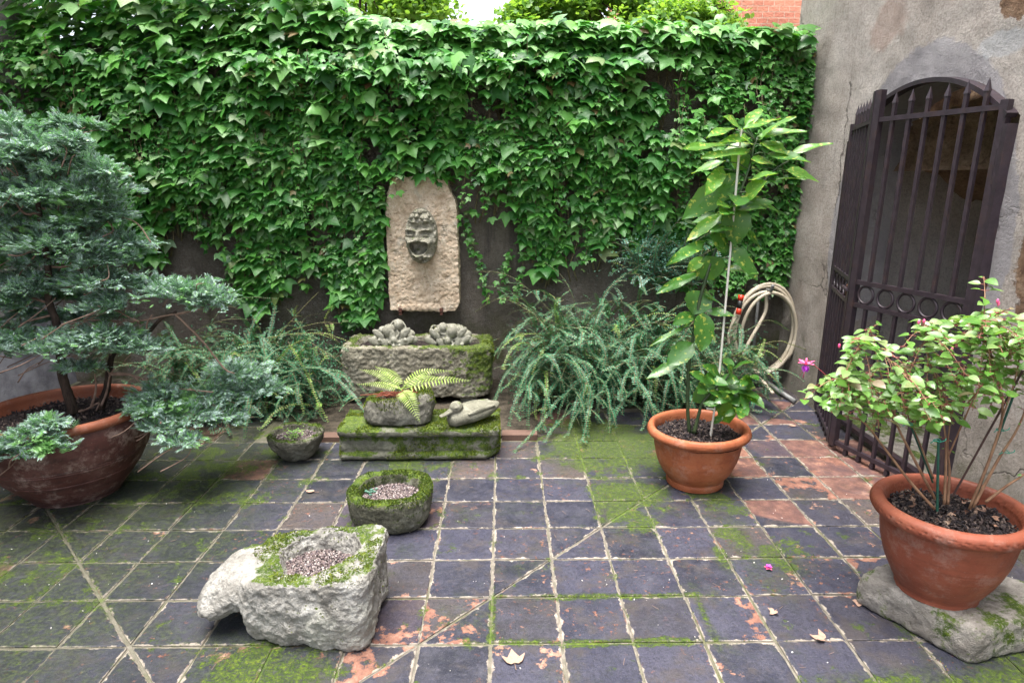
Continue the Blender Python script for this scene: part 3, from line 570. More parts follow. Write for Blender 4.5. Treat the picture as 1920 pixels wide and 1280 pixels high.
rw = build("house_wall", parts, M_RIGHT, loc=(2.2, 3.0, -0.13), smooth=True)
put(rw, None, "tall grey weathered rendered wall pierced by the arched gateway", "wall")
LOC[rw] = np.array((2.2, 3.0, -.13))
# the shader masks are laid out in courtyard metres: give the object its origin at the courtyard's
rw.data.transform(__import__("mathutils").Matrix.Translation((2.2, 3.0, -0.13))); rw.location = (0, 0, 0)
gw.data.transform(__import__("mathutils").Matrix.Translation((-0.6, 5.0, -0.13))); gw.location = (0, 0, 0)
# passage behind the gate
def fv(A, B):   # A: x, B: y
    P = np.stack([A, B, 1.76 - 0.50 * (A - 2.5) + 0 * B], -1); P[..., 2] += 0.20 * (1 - ((B - 3.45) / 0.75) ** 2) + 0.09 * fbm(P, 5, 5, 21) + 0.03 * np.abs(fbm(P, 14, 3, 22)); return P
def fv0(A, B):   # rough rubble above the start of the vault: A: y, B: z
    P = np.stack([np.full_like(A, 2.53), A, B], -1); P[..., 0] += 0.13 * fbm(P, 5, 5, 24) + 0.05 * np.abs(fbm(P, 15, 3, 25)) + 0.10 * (B - 1.75); return P
put(build("passage_vault", [wallgrid(fv, 2.47, 4.7, 2.6, 4.3, 0.03, 0.03), wallgrid(fv0, 2.55, 4.35, 1.62, 2.5, 0.025, 0.025)], M_ROUGHW, loc=(2.5, 3.4, 0.04), smooth=True), "structure", "rough brown masonry vault sloping down inside the gateway")
def fs(A, B):
    P = np.stack([A, np.full_like(A, 4.22), B], -1); P[..., 1] += 0.03 * fbm(P, 3, 5, 31); return P
def fs2(A, B):  # unseen near wall, cut low on purpose to let sky light into the passage
    P = np.stack([A, np.full_like(A, 2.72), B], -1); P[..., 1] += 0.03 * fbm(P, 3, 5, 32); return P
def fs3(A, B):
    P = np.stack([np.full_like(A, 4.55), A, B], -1); P[..., 0] += 0.03 * fbm(P, 3, 5, 33); return P
put(build("passage_walls", [wallgrid(fs, 2.48, 4.6, 0, 2.3, 0.05, 0.05), wallgrid(fs2, 2.48, 4.6, 0, 1.0, 0.05, 0.05), wallgrid(fs3, 2.6, 4.3, 0, 2.3, 0.05, 0.05)], M_INNER, loc=(2.5, 3.4, 0), smooth=True), "structure", "dim grey plastered walls of the passage behind the gate")
put(build("passage_floor", [boxv((3.6, 3.45, -0.04), (2.3, 1.75, 0.14))], M_BLOCK, loc=(3.6, 3.45, -0.11)), "structure", "worn stone floor of the passage behind the gate")
st = build("door_sill", boxv((2.33, 3.47, -0.02), (0.24, 1.2, 0.13)), M_BLOCK, loc=(2.33, 3.47, -0.08))
put(st, "structure", "low worn stone step under the iron gate")
# left wall
def fl(A, B):
    P = np.stack([np.full_like(A, -3.45), A, B], -1); P[..., 0] += 0.02 * fbm(P, 2.2, 5, 41); return P
put(build("boundary_wall", wallgrid(fl, -2.5, 5.1, -0.13, 6.5, 0.06, 0.05), M_LEFT, smooth=True), None, "pale rendered side wall behind the blue-green conifer", "wall")
# brick house beyond the ivy wall
bh = thing("brick_house", (4.6, 8.9, -0.14), "orange-red brick house standing beyond the ivy wall", "house")
def fb(A, B):
    P = np.stack([A, np.full_like(A, 7.6), B], -1); P[..., 1] += 0.03 * fbm(P, 3, 4, 51); return P
build("wall", [wallgrid(fb, 1.55, 7.5, -0.14, 6.5, 0.08, 0.08), boxv((4.53, 9.0, 3.1), (5.94, 2.6, 6.4))], M_BRICK, bh)
rv = np.array([[1.35, 7.4, 6.5], [7.7, 7.4, 6.5], [7.7, 10.5, 6.5], [1.35, 10.5, 6.5], [1.35, 8.95, 8.0], [7.7, 8.95, 8.0]])
build("roof", (rv, [[0, 1, 5, 4], [2, 3, 4, 5], [0, 4, 3], [1, 2, 5], [0, 3, 2, 1]]), M_ROOF, bh)

# ================================================================ GATE
gate = thing("iron_gate", (2.17, 3.47, 0.0), "dark iron double gate with rings and spiked bars, standing ajar", "gate")
AX = lambda d: np.array([d, np.cross([0, 0, 1.0], d), [0, 0, 1.0]])
# fixed frame: arch band, two jambs, foot bar
arc = np.stack([np.full(40, 2.175), np.linspace(OY0 + 0.02, OY1 - 0.02, 40), arch_z(np.linspace(OY0 + 0.02, OY1 - 0.02, 40)) - 0.012], 1)
def ribbon(path, wx, wn):   # flat bar: wx across x, wn in the path's plane
    P = np.array(path); T = norm(np.gradient(P, axis=0)); X = np.array([1.0, 0, 0]); N = np.cross(X, T); V = []
    for p, n in zip(P, N):
        for sx, sn in ((-1, -1), (1, -1), (1, 1), (-1, 1)): V.append(p + X * wx / 2 * sx + n * wn / 2 * sn)
    V = np.array(V); n = len(P); F = []
    for i in range(n - 1):
        for k in range(4): F.append([i * 4 + k, i * 4 + (k + 1) % 4, i * 4 + 4 + (k + 1) % 4, i * 4 + 4 + k])
    F += [[0, 3, 2, 1], [(n - 1) * 4 + k for k in range(4)]]
    return V, F
build("frame", [ribbon(arc, 0.05, 0.022), boxv((2.175, OY0 + 0.012, 0.92), (0.05, 0.024, 1.76)), boxv((2.175, OY1 - 0.012, 0.92), (0.05, 0.024, 1.76)), boxv((2.185, OC, 0.062), (0.04, OY1 - OY0 - 0.05, 0.025))], M_IRON, gate)
def gate_leaf(hinge, tip, nb, lock):
    h = np.array([*hinge, 0.0]); t = np.array([*tip, 0.0]); d = norm(t - h); L = np.linalg.norm(t - h); A = AX(d)
    at = lambda u, z: h + d * u + np.array([0, 0, z])
    lf = build("gate_leaf", [boxv(at(L, 1.025), (0.036, 0.036, 1.99), A), boxv(at(0, 0.965), (0.034, 0.034, 1.87), A)], M_IRON, gate)
    for z in (1.872, 1.015, 0.888, 0.055): build("rail", boxv(at(L / 2, z), (L - 0.034, 0.024, 0.024), A), M_IRON, lf)
    us = (np.arange(nb) + 1) * L / (nb + 1)
    for u in us:
        b = 0.0088
        q = np.array([[-b, -b, 0.027], [b, -b, 0.027], [b, b, 0.027], [-b, b, 0.027], [-b, -b, 0.876], [b, -b, 0.876], [b, b, 0.876], [-b, b, 0.876]])
        f = np.array([[0, 3, 2, 1], [4, 5, 6, 7], [0, 1, 5, 4], [1, 2, 6, 5], [2, 3, 7, 6], [3, 0, 4, 7]])
        q2 = q.copy(); q2[:4, 2] = 1.027; q2[4:, 2] = 1.945
        sp = np.array([[-b * 1.25, -b * 1.25, 1.945], [b * 1.25, -b * 1.25, 1.945], [b * 1.25, b * 1.25, 1.945], [-b * 1.25, b * 1.25, 1.945], [0, 0, 2.005]])
        T = lambda Q: at(u, 0) + Q[:, :1] * d + Q[:, 1:2] * A[1] + Q[:, 2:3] * np.array([0, 0, 1.0])
        ft = q.copy(); ft[:, :2] *= 1.2; ft[:4, 2] = 0.005; ft[4:, 2] = 0.03
        build("bar", [(T(q), f), (T(q2), f), (T(ft), f), (T(sp), [[0, 1, 4], [1, 2, 4], [2, 3, 4], [3, 0, 4], [0, 3, 2, 1]])], M_IRON, lf)
    n = 5; dr = (L - 0.036) / n
    for i in range(n):
        c = at(0.018 + dr * (i + 0.5), 0.9515); a = np.linspace(0, 2 * math.pi, 33)[:-1]; r = 0.0475
        build("ring", tube(c + np.outer(np.cos(a), d) * r + np.outer(np.sin(a), [0, 0, 1.0]) * r, 0.0075, 6, True), M_IRON, lf, smooth=True)
    for z in (1.62, 0.93, 0.30):
        p = at(-0.012, z); build("hinge", [tube(np.array([p - [0, 0, .075], p + [0, 0, .075]]), 0.02, 10), boxv(p + A[1] * 0.0 + [0.012, 0, 0], (0.05, 0.03, 0.012))], M_IRON, lf)
    if lock:
        build("lock_plate", boxv(at(L - 0.055, 0.95), (0.045, 0.03, 0.06), A), M_RUST, lf)
        build("bolt", tube(np.array([at(L - 0.09, 0.965) - A[1] * 0.028, at(L + 0.035, 0.965) - A[1] * 0.028]), 0.009, 8), M_IRON, lf)
gate_leaf((2.165, 2.835), (1.968, 3.455), 6, False)
gate_leaf((2.165, 4.055), (1.978, 3.505), 6, True)

# ================================================================ STONES
def quadmap(corners, ex):
    c = np.array(corners, float)
    def f(a, s):
        x = np.sign(np.cos(a)) * np.abs(np.cos(a)) ** (2 / ex) * s; y = np.sign(np.sin(a)) * np.abs(np.sin(a)) ** (2 / ex) * s
        u, v = (x + 1) / 2, (y + 1) / 2
        return (c[0][None] * ((1 - u) * (1 - v))[:, None] + c[1][None] * (u * (1 - v))[:, None] + c[2][None] * (u * v)[:, None] + c[3][None] * ((1 - u) * v)[:, None])
    return f
def loft(rings):
    V = []; s = len(rings[0])
    for r in rings: V.append(r)
    n = len(rings); V = np.concatenate(V); i = np.repeat(np.arange(n - 1), s); j = np.tile(np.arange(s), n - 1); j2 = (j + 1) % s
    F = np.stack([i * s + j, i * s + j2, (i + 1) * s + j2, (i + 1) * s + j], 1)
    V = np.vstack([V, rings[0].mean(0), rings[-1].mean(0)]); k = np.arange(s); k2 = (k + 1) % s
    T = np.vstack([np.stack([np.full(s, n * s), k2, k], 1), np.stack([np.full(s, n * s + 1), (n - 1) * s + k, (n - 1) * s + k2], 1)])
    return V, [F, T]
AA = np.arange(96) / 96 * 2 * math.pi
def ell(cx, cy, rx, ry, z, ex=2.0):
    c, s = np.cos(AA), np.sin(AA)
    x = np.sign(c) * np.abs(c) ** (2 / ex); y = np.sign(s) * np.abs(s) ** (2 / ex)
    return np.stack([cx + rx * x, cy + ry * y, np.full(96, z)], 1)
def ring_q(f, s, z): p = f(AA, s); return np.stack([p[:, 0], p[:, 1], np.full(96, z) if np.ndim(z) == 0 else z], 1)
def ellipsoid(c, r, A=None, n=14, m=20):
    rings = []
    A = np.eye(3) if A is None else np.array(A)
    a = np.arange(m) / m * 2 * math.pi
    for t in np.linspace(0.06, math.pi - 0.06, n):
        q = np.stack([r[0] * math.sin(t) * np.cos(a), r[1] * math.sin(t) * np.sin(a), np.full(m, -r[2] * math.cos(t))], 1)
        rings.append(q @ A + np.array(c))
    return loft(rings)
def rotz(a): c, s = math.cos(a), math.sin(a); return np.array([[c, s, 0], [-s, c, 0], [0, 0, 1]])
def rotv(ax, a):
    ax = norm(np.array(ax, float)); K = np.array([[0, -ax[2], ax[1]], [ax[2], 0, -ax[0]], [-ax[1], ax[0], 0]])
    return (np.eye(3) + math.sin(a) * K + (1 - math.cos(a)) * K @ K).T
OCTA = (np.array([[1, 0, 0], [-1, 0, 0], [0, 1, 0], [0, -1, 0], [0, 0, 1], [0, 0, -1], [.6, .6, .3], [-.6, .5, -.3]], float), None)
def pebble_template():
    bm = bmesh.new(); bmesh.ops.create_icosphere(bm, subdivisions=1, radius=1); v = np.array([x.co[:] for x in bm.verts]); bm.verts.index_update()
    f = np.array([[x.index for x in q.verts] for q in bm.faces]); bm.free(); return v * (1 + 0.16 * vnoise(v, 2.1, 3)[:, None]), f
PEB = pebble_template()
def rand_rot(k, smin, smax, flat=(0.6, 1.0)):
    q = rng.normal(size=(k, 4)); q /= np.linalg.norm(q, axis=1, keepdims=True); a, b, c, d = q.T
    R = np.stack([np.stack([1 - 2 * (c * c + d * d), 2 * (b * c - a * d), 2 * (b * d + a * c)], -1), np.stack([2 * (b * c + a * d), 1 - 2 * (b * b + d * d), 2 * (c * d - a * b)], -1), np.stack([2 * (b * d - a * c), 2 * (c * d + a * b), 1 - 2 * (b * b + c * c)], -1)], -2)
    s = smin + (smax - smin) * rng.random((k, 1, 1)) ** 1.6
    f = np.stack([np.ones(k), flat[0] + (flat[1] - flat[0]) * rng.random(k), flat[0] * 0.8 + 0.3 * rng.random(k)], -1)[:, None, :]
    return R * s * f
def gravel(parent, cx, cy, rx, ry, z, n, s0, s1, mat=None, name="gravel", tilt=0.0):
    r = np.sqrt(rng.random(n)); a = rng.random(n) * 2 * math.pi
    P = np.stack([cx + rx * r * np.cos(a), cy + ry * r * np.sin(a), z + rng.random(n) * s1 * 0.8 + tilt * r * np.sin(a)], 1)
    a2 = np.arange(48) / 48 * 2 * math.pi
    disc = loft([np.stack([cx + rx * q * np.cos(a2), cy + ry * q * np.sin(a2), np.full(48, z + h)], 1) for q, h in ((0.3, 0.0), (0.75, 0.0), (1.04, 0.002), (1.04, -0.02))])
    m = mat or M_GRAVEL
    return put(build(name, [(disc[0], disc[1], 1), (*scatter(PEB, P, rand_rot(n, s0, s1)), 0)], [m, M_SOIL], parent), "stuff")
MOSSY = []   # (object, count, size, threshold, min normal z, material) -> tufts grown at the end
# --- trough
tr_ = thing("stone_trough", (-0.62, 4.45, 0.0), "long rough grey stone trough under the stone face, mossy at one end", "trough")
qm = quadmap([(-1.165, 4.24), (-0.085, 4.25), (-0.095, 4.68), (-1.16, 4.69)], 9)
qi = quadmap([(-1.075, 4.325), (-0.185, 4.335), (-0.19, 4.60), (-1.07, 4.61)], 7)
o = build("basin", loft([ring_q(qm, .88, .055), ring_q(qm, .96, .06), ring_q(qm, .99, .12), ring_q(qm, 1.0, .3), ring_q(qm, 1.0, .40), ring_q(qm, .985, .425), ring_q(qi, 1.03, .425), ring_q(qi, 1.0, .40), ring_q(qi, .95, .32), ring_q(qi, .6, .318)]), M_TROUGH, tr_)
remesh(o, 0.0065, 1, ((0.026, 0.10, 'CLOUDS'), (0.016, 0.025, 'CLOUDS'), (0.008, 0.011, 'CLOUDS')))
MOSSY.append((o, 2500, 0.010, 0.16, 0.35, M_MOSS)); MOSSY.append((o, 9000, 0.012, -0.30, -0.5, M_MOSS, lambda P: (P[:, 0] + 0.6 * P[:, 2] + 0.22 * fbm(P, 7, 4, 5) > 0.08) & (P[:, 2] > .12 + .2 * fbm(P, 9, 3, 8)) & (fbm(P, 14, 3, 9) > -.08)))
for fx_ in (-1.0, -0.26): build("footing", boxv((fx_, 4.45, 0.03), (0.12, 0.34, 0.07)), M_FERNROCK, tr_)
s_ = np.stack([*np.meshgrid(np.linspace(-1.08, -0.18, 60), np.linspace(4.33, 4.605, 20), indexing='ij'), np.zeros((60, 20))], -1); s_[..., 2] = 0.385 + 0.02 * fbm(s_, 14, 4, 2)
build("soil", gridmesh(s_), M_SOIL, tr_, smooth=True)
# --- carved fruit and leaf clusters standing in the trough
def petal(c, R, direction, spread=1.0, th=0.009, n=9):
    """thick cupped leaf: part of a shell of radius R around c, opening along direction"""
    d = norm(np.array(direction, float)); u = norm(np.cross(d, [0.3, 0.2, 1.0])); v = np.cross(d, u); out, inn = [], []
    for t in np.linspace(0.05, spread, n):
        a = np.arange(18) / 18 * 2 * math.pi; rr = R * (1 + 0.07 * np.sin(3 * a + c[0] * 90) * t)
        q = math.sin(t) * (np.cos(a)[:, None] * u + 0.75 * np.sin(a)[:, None] * v) + math.cos(t) * d
        out.append(np.array(c) + q * rr[:, None]); inn.append(np.array(c) + q * (rr - th)[:, None])
    return loft(out + inn[::-1])
def carving(cx, cy, z, label, seed):
    r_ = np.random.default_rng(seed); S = []
    t = thing("stone_carving", (cx, cy, z), label, "stone carving", "carved stone fruit clusters in the trough")
    S.append(ellipsoid((cx, cy + .02, z + 0.03), (0.135, 0.08, 0.105)))
    # cupped leaves each holding a fruit
    for dx, dy, dz, fr, cr, ax_ in ((-.028, -.055, .105, .040, .058, (.1, .85, -.5)), (.072, -.045, .088, .026, .046, (-.2, .8, -.45)), (-.092, -.03, .062, .028, .044, (.4, .8, -.4)), (.012, -.085, .046, .024, .040, (0, .75, -.6)), (.035, -.025, .128, .032, .048, (-.1, .7, -.75)), (-.075, -.015, .112, .028, .044, (.3, .7, -.6))):
        c2 = np.array([cx + dx * (1 if seed == 1 else -1), cy + dy, z + dz]) + r_.normal(0, .006, 3)
        S.append(ellipsoid(c2, (fr, fr, fr * 1.05), rotz(r_.random() * 3))); S.append(petal(c2, cr * 1.22, np.array(ax_) + r_.normal(0, .2, 3), 1.30, .012))
    for a, rad, zz, rr in ((25, .115, .07, .034), (200, .13, .04, .032), (-20, .135, .04, .030), (150, .11, .07, .034), (60, .08, .105, .034)):
        a = math.radians(a + r_.normal(0, 14)); S.append(ellipsoid((cx + rad * math.cos(a), cy - 0.01 + 0.5 * rad * math.sin(a), z + zz), (rr * 1.15, rr, rr * .9), rotz(r_.random() * 3)))
    for _ in range(24):
        a = r_.random() * 2 * math.pi; rad = 0.09 + r_.random() * 0.065; S.append(ellipsoid((cx + rad * math.cos(a), cy - .02 + rad * .6 * math.sin(a), z + 0.015 + r_.random() * 0.045), (0.012, 0.012, 0.012), None, 8, 10))
    for dx, dz, an in ((-.05, .03, -.7), (.06, .03, .6), (.11, .05, 1.0), (-.12, .04, -1.1), (.0, .07, .2), (-.09, .09, -.9), (.09, .10, .8)):   # tongue leaves hanging forward
        S.append(ellipsoid((cx + dx, cy - .078, z + dz), (.022, .010, .045), rotv((0, 1, 0), an)))
    o = build("cluster", S, M_CARVE, t); remesh(o, 0.0040, 0, ((0.005, 0.03, 'CLOUDS'),)); o.data.transform(__import__('mathutils').Matrix.Diagonal((1.08, 1.0, 1.12, 1))); return o
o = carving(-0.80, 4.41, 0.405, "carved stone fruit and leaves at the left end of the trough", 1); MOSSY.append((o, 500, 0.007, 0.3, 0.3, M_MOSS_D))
o = carving(-0.40, 4.42, 0.405, "carved stone fruit and leaves at the mossy end of the trough", 5); MOSSY.append((o, 900, 0.008, 0.15, 0.2, M_MOSS))
# --- moulded slab
sl = thing("moulded_slab", (-0.49, 3.46, 0.0), "mossy moulded stone slab lying in front of the trough", "stone slab")
prof = [(3.345, 0.004), (3.325, 0.012), (3.318, 0.03), (3.325, 0.047), (3.345, 0.052), (3.348, 0.058), (3.335, 0.064), (3.332, 0.085), (3.338, 0.12), (3.352, 0.142), (3.352, 0.150), (3.318, 0.154), (3.305, 0.165), (3.303, 0.188), (3.315, 0.2), (3.63, 0.2), (3.64, 0.19), (3.64, 0.004)]
xs_ = np.linspace(-0.952, -0.032, 60); rings = []
for x in xs_:
    q = np.array(prof); e = min(x + 0.952, -0.032 - x); k = 0.018 * max(0, 1 - e / 0.02)
    br = 0.10 * max(0, 1 - abs(-0.032 - x) / 0.08) # broken lower right corner
    yy = q[:, 0] + k + br * np.clip(1 - q[:, 1] / 0.14, 0, 1) * (q[:, 0] < 3.5)
    rings.append(np.stack([np.full(len(q), x), yy, q[:, 1]], 1))
o = build("moulding", loft([r[::-1] for r in rings]), M_SLAB, sl); remesh(o, 0.006, 1, ((0.014, 0.07, 'CLOUDS'), (0.006, 0.018, 'CLOUDS')))
MOSSY.append((o, 15000, 0.009, -0.04, -0.35, M_MOSS))
# --- fern rock
fr_ = thing("stone_planter", (-0.615, 3.455, 0.2), "small hollowed rock planter holding the fern, on the mossy slab", "planter")
def wobble(P, amp, sc_, seed): return P + norm(P - P.mean(0)) * (amp * fbm(P, sc_, 3, seed))[:, None]
rk = [ell(-.615, 3.455, .13, .09, .2, 2.6), ell(-.615, 3.455, .185, .125, .215, 2.8), ell(-.612, 3.455, .205, .135, .26, 2.8), ell(-.612, 3.46, .205, .135, .32, 2.6), ell(-.612, 3.465, .185, .12, .365, 2.4), ell(-.615, 3.465, .15, .09, .375, 2.2), ell(-.618, 3.46, .12, .065, .36), ell(-.618, 3.46, .10, .05, .31), ell(-.618, 3.46, .05, .03, .30)]
rk = [r + np.array([0, 0, 0.03]) * np.clip((r[:, :1] + 0.55) / 0.2, -1, 1) * (r[:, 2:3] > 0.25) for r in rk]
o = build("rock", loft([wobble(r, .012, 6, 3) for r in rk]), M_FERNROCK, fr_); remesh(o, 0.006, 2, ((0.022, 0.08, 'CLOUDS'), (0.006, 0.02, 'CLOUDS')))
MOSSY.append((o, 3000, 0.010, -0.02, 0.3, M_MOSS))
# --- duck
dk = thing("stone_duck", (-0.19, 3.42, 0.2), "carved grey stone duck resting on the mossy slab", "statue")
b0, b1 = np.array([-0.325, 3.345, 0.25]), np.array([-0.035, 3.49, 0.275]); ax_ = norm(b1 - b0); sd = norm(np.cross([0, 0, 1.0], ax_)); rg = []
for t, rw_, rh, dz in ((0.0, .012, .012, -.004), (.03, .04, .036, -.004), (.1, .062, .05, -.004), (.25, .078, .056, 0.0), (.45, .08, .056, .0), (.65, .072, .050, .003), (.8, .060, .042, .006), (.91, .042, .026, .012), (.97, .026, .014, .018), (1.0, .012, .007, .02)):
    a = np.arange(32) / 32 * 2 * math.pi; c = b0 + (b1 - b0) * t + np.array([0, 0, dz])
    rg.append(c + np.outer(np.cos(a) * rw_, sd) + np.outer(np.where(np.sin(a) > 0, np.sin(a) * rh, np.sin(a) * min(rh, .049)), [0, 0, 1.0]))
hd = np.array([-0.275, 3.352, 0.318])
bl = norm(np.array([-0.9, -0.38, -0.50]))
S = [loft(rg), ellipsoid(hd, (0.040, 0.036, 0.036), rotz(math.radians(26))), tube(np.array([[-0.262, 3.372, 0.255], [-0.268, 3.36, 0.285], hd]), [0.042, 0.031, 0.03], 20)]
bb = []
for t, w_, h_ in ((0, .026, .022), (.35, .020, .014), (.7, .019, .009), (.95, .017, .007), (1.0, .010, .004)):
    a = np.arange(20) / 20 * 2 * math.pi; c = hd + bl * (0.02 + 0.092 * t) + np.array([0, 0, -0.004 + 0.012 * t * t]); s2 = norm(np.cross(bl, [0, 0, 1.0])); u2 = np.cross(s2, bl)
    bb.append(c + np.outer(np.cos(a) * w_, s2) + np.outer(np.sin(a) * h_, u2))
S.append(loft(bb))
for sg in (-1, 1):   # folded wings as low ridges, and the eyes
    wg = []
    for t, w_ in ((0.30, .004), (.4, .014), (.55, .017), (.7, .012), (.86, .004)):
        c = b0 + (b1 - b0) * t + sd * sg * (.072 - .055 * max(0, t - .45)) + np.array([0, 0, 0.024 + .012 * t]); a = np.arange(12) / 12 * 2 * math.pi
        wg.append(c + np.outer(np.cos(a) * .009, sd) + np.outer(np.sin(a) * w_, [0, 0, 1.0]))
    S.append(loft(wg)); S.append(ellipsoid(hd + sd * sg * 0.034 + np.array([-0.012, -0.006, 0.008]), (.006, .006, .006), None, 8, 10))
o = build("figure", S, M_DUCK, dk); remesh(o, 0.0034, 1, ((0.0025, 0.012, 'CLOUDS'),))
# --- middle bowl
mb = thing("stone_bowl", (-0.54, 2.69, 0.0), "round thick-rimmed mossy stone bowl filled with gravel behind the large mortar", "stone bowl", "old stone bowls on the tiles")
def bowl_r(cx, cy, L): return [ell(cx, cy, rx, ry, z, ex) for rx, ry, z, ex in L]
R_ = bowl_r(-.54, 2.695, [(.13, .12, .0, 2.2), (.165, .15, .006, 2.4), (.182, .165, .04, 2.5), (.192, .178, .10, 2.6), (.196, .182, .145, 2.6), (.188, .175, .168, 2.6), (.168, .155, .174, 2.5), (.148, .134, .165, 2.3), (.138, .124, .13, 2.2), (.13, .118, .09, 2.2), (.07, .06, .085, 2)])
o = build("bowl", loft([wobble(r, .010, 5, 8) for r in R_]), M_BOWLM, mb); remesh(o, 0.0055, 2, ((0.014, 0.07, 'CLOUDS'), (0.005, 0.015, 'CLOUDS')))
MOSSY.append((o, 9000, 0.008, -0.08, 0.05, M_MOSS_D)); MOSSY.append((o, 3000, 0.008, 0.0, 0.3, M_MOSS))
gravel(mb, -.535, 2.69, .135, .122, .118, 1500, .003, .0068)
# --- small bowl
sb = thing("stone_bowl", (-1.21, 3.39, 0.0), "small dark stone bowl with sprouting weeds, left of the mossy slab", "stone bowl", "old stone bowls on the tiles")
R_ = bowl_r(-1.21, 3.395, [(.06, .055, .0, 2), (.085, .08, .004, 2.1), (.115, .11, .04, 2.2), (.142, .138, .09, 2.4), (.158, .153, .135, 2.4), (.158, .153, .15, 2.4), (.145, .14, .158, 2.4), (.13, .125, .152, 2.3), (.12, .115, .125, 2.2), (.10, .10, .10, 2), (.05, .05, .095, 2)])
o = build("bowl", loft([wobble(r, .012, 6, 18) for r in R_]), M_BOWLS, sb); remesh(o, 0.0055, 2, ((0.018, 0.06, 'CLOUDS'), (0.006, 0.015, 'CLOUDS')))
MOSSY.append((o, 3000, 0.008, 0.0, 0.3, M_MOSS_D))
gravel(sb, -1.21, 3.395, .115, .11, .118, 700, .003, .008)
# --- large mortar with spout
mo = thing("stone_mortar", (-0.69, 2.0, 0.0), "large pale stone mortar with a spout and gravel, nearest in front", "stone mortar", "old stone bowls on the tiles")
qm = quadmap([(-0.935, 1.860), (-0.458, 1.782), (-0.435, 2.165), (-0.92, 2.205)], 7)
tz = lambda p: 0.0
def rq(s, z):
    r = ring_q(qm, s, z)
    if z > 0.1: r[:, 2] += (r[:, 0] + 0.69) * 0.13 * min(1, (z - .1) / .1)
    return r
def cav(k, z):
    r = ell(-0.685, 2.03, .150 * k, .128 * k, z); r[:, 2] += (r[:, 0] + 0.69) * 0.13; return r
bodyr = [rq(.80, -.005), rq(.88, .004), rq(.94, .03), rq(.98, .09), rq(1.0, .16), rq(1.0, .232), rq(.98, .252), rq(.93, .262), cav(1.22, .262), cav(1.06, .248), cav(.98, .21), cav(.90, .165), cav(.5, .160)]
sp_ = [np.array([-0.80, 2.05, 0.155]), np.array([-0.90, 2.035, 0.160]), np.array([-0.965, 2.01, 0.152]), np.array([-1.025, 1.965, 0.125]), np.array([-1.062, 1.935, 0.100]), np.array([-1.080, 1.922, 0.088])]
srr = []
for p, (w_, h_) in zip(sp_, ((.155, .090), (.155, .090), (.140, .082), (.105, .064), (.070, .046), (.028, .020))):
    d = norm(np.array([-1, -.45, -.45])); s2 = norm(np.cross(d, [0, 0, 1.0])); u2 = np.cross(s2, d); a = np.arange(28) / 28 * 2 * math.pi
    srr.append(p + np.outer(np.cos(a) * w_, s2) + np.outer(np.sin(a) * h_, u2))
o = build("body", [loft([wobble(r, .012, 5, 9) for r in bodyr[:8]] + bodyr[8:]), loft(srr)], M_MORTAR, mo); remesh(o, 0.0048, 2, ((0.030, 0.09, 'CLOUDS'), (0.016, 0.03, 'CLOUDS'), (0.009, 0.011, 'CLOUDS')))
MOSSY.append((o, 9000, 0.008, 0.0, 0.6, M_MOSS, lambda P: P[:, 0] + 0.25 * (P[:, 1] - 2.0) > -0.90 + .04 * fbm(P, 20, 2, 3)))
gravel(mo, -0.685, 2.03, .142, .122, .180, 2200, .0025, .006)
# --- block under the fuchsia pot
bk = thing("stone_block", (1.62, 1.95, 0.0), "pale irregular stone block under the fuchsia pot", "stone block")
qm = quadmap([(1.325, 2.055), (1.548, 1.722), (2.00, 1.86), (1.74, 2.22)], 16)
o = build("block", loft([wobble(ring_q(qm, s_2, z), .012, 6, 4) for s_2, z in ((.95, 0), (.99, .01), (1.0, .05), (1.0, .115), (.975, .132), (.93, .1345), (.5, .135))]), M_BLOCK, bk)
remesh(o, 0.007, 1, ((0.028, 0.11, 'CLOUDS'), (0.010, 0.025, 'CLOUDS')))
MOSSY.append((o, 2600, 0.0055, 0.10, -0.4, M_MOSS_D, lambda P: (P[:, 0] < 1.62) & (P[:, 2] < .115)))
# --- tablet with mask
TAB = 4.715
out_ = [(145, 1195), (128, 950), (115, 700), (104, 430), (103, 330), (112, 190), (150, 95), (250, 60), (430, 38), (560, 50), (640, 90), (654, 170), (700, 240), (722, 400), (735, 1000), (740, 1140), (700, 1200), (600, 1210)]
O2 = np.array([PY(700 + a / 4.572, 320 + b / 4.572, TAB)[[0, 2]] for a, b in out_])
tb = thing("wall_fountain", (-0.61, TAB, 0.59), "cream pitted stone tablet with a bearded open-mouthed face on the ivy wall", "wall fountain")
def extr(poly, y0, y1):
    n = len(poly); f = np.stack([poly[:, 0], np.full(n, y0), poly[:, 1]], 1); b = np.stack([poly[:, 0], np.full(n, y1), poly[:, 1]], 1)
    return np.vstack([f, b]), [list(range(n))[::-1], list(range(n, 2 * n))] + [[k, (k + 1) % n, n + (k + 1) % n, n + k] for k in range(n)]
base_y = PY(760, 320 + 1140 / 4.572, TAB)[2]
px_ = lambda a, b: PY(700 + a / 4.572, 320 + b / 4.572, TAB)
lip = np.array([px_(205, 1150)[[0, 2]], px_(545, 1143)[[0, 2]], px_(545, 1196)[[0, 2]], px_(205, 1200)[[0, 2]]])
o = build("tablet", [extr(O2[::-1], TAB, 4.87), extr(lip, TAB - 0.012, TAB + 0.02)], M_TABLET, tb)
remesh(o, 0.0065, 1, ((0.018, 0.10, 'CLOUDS'), (0.012, 0.022, 'STUCCI'), (0.005, 0.012, 'CLOUDS')))
for a in (235, 585):
    c = px_(a, 1190); build("bracket", [boxv((c[0], TAB - 0.008, c[2]), (0.026, 0.05, 0.026)), boxv((c[0], TAB + 0.05, c[2] - 0.028), (0.022, 0.16, 0.016))], M_RUST, tb)
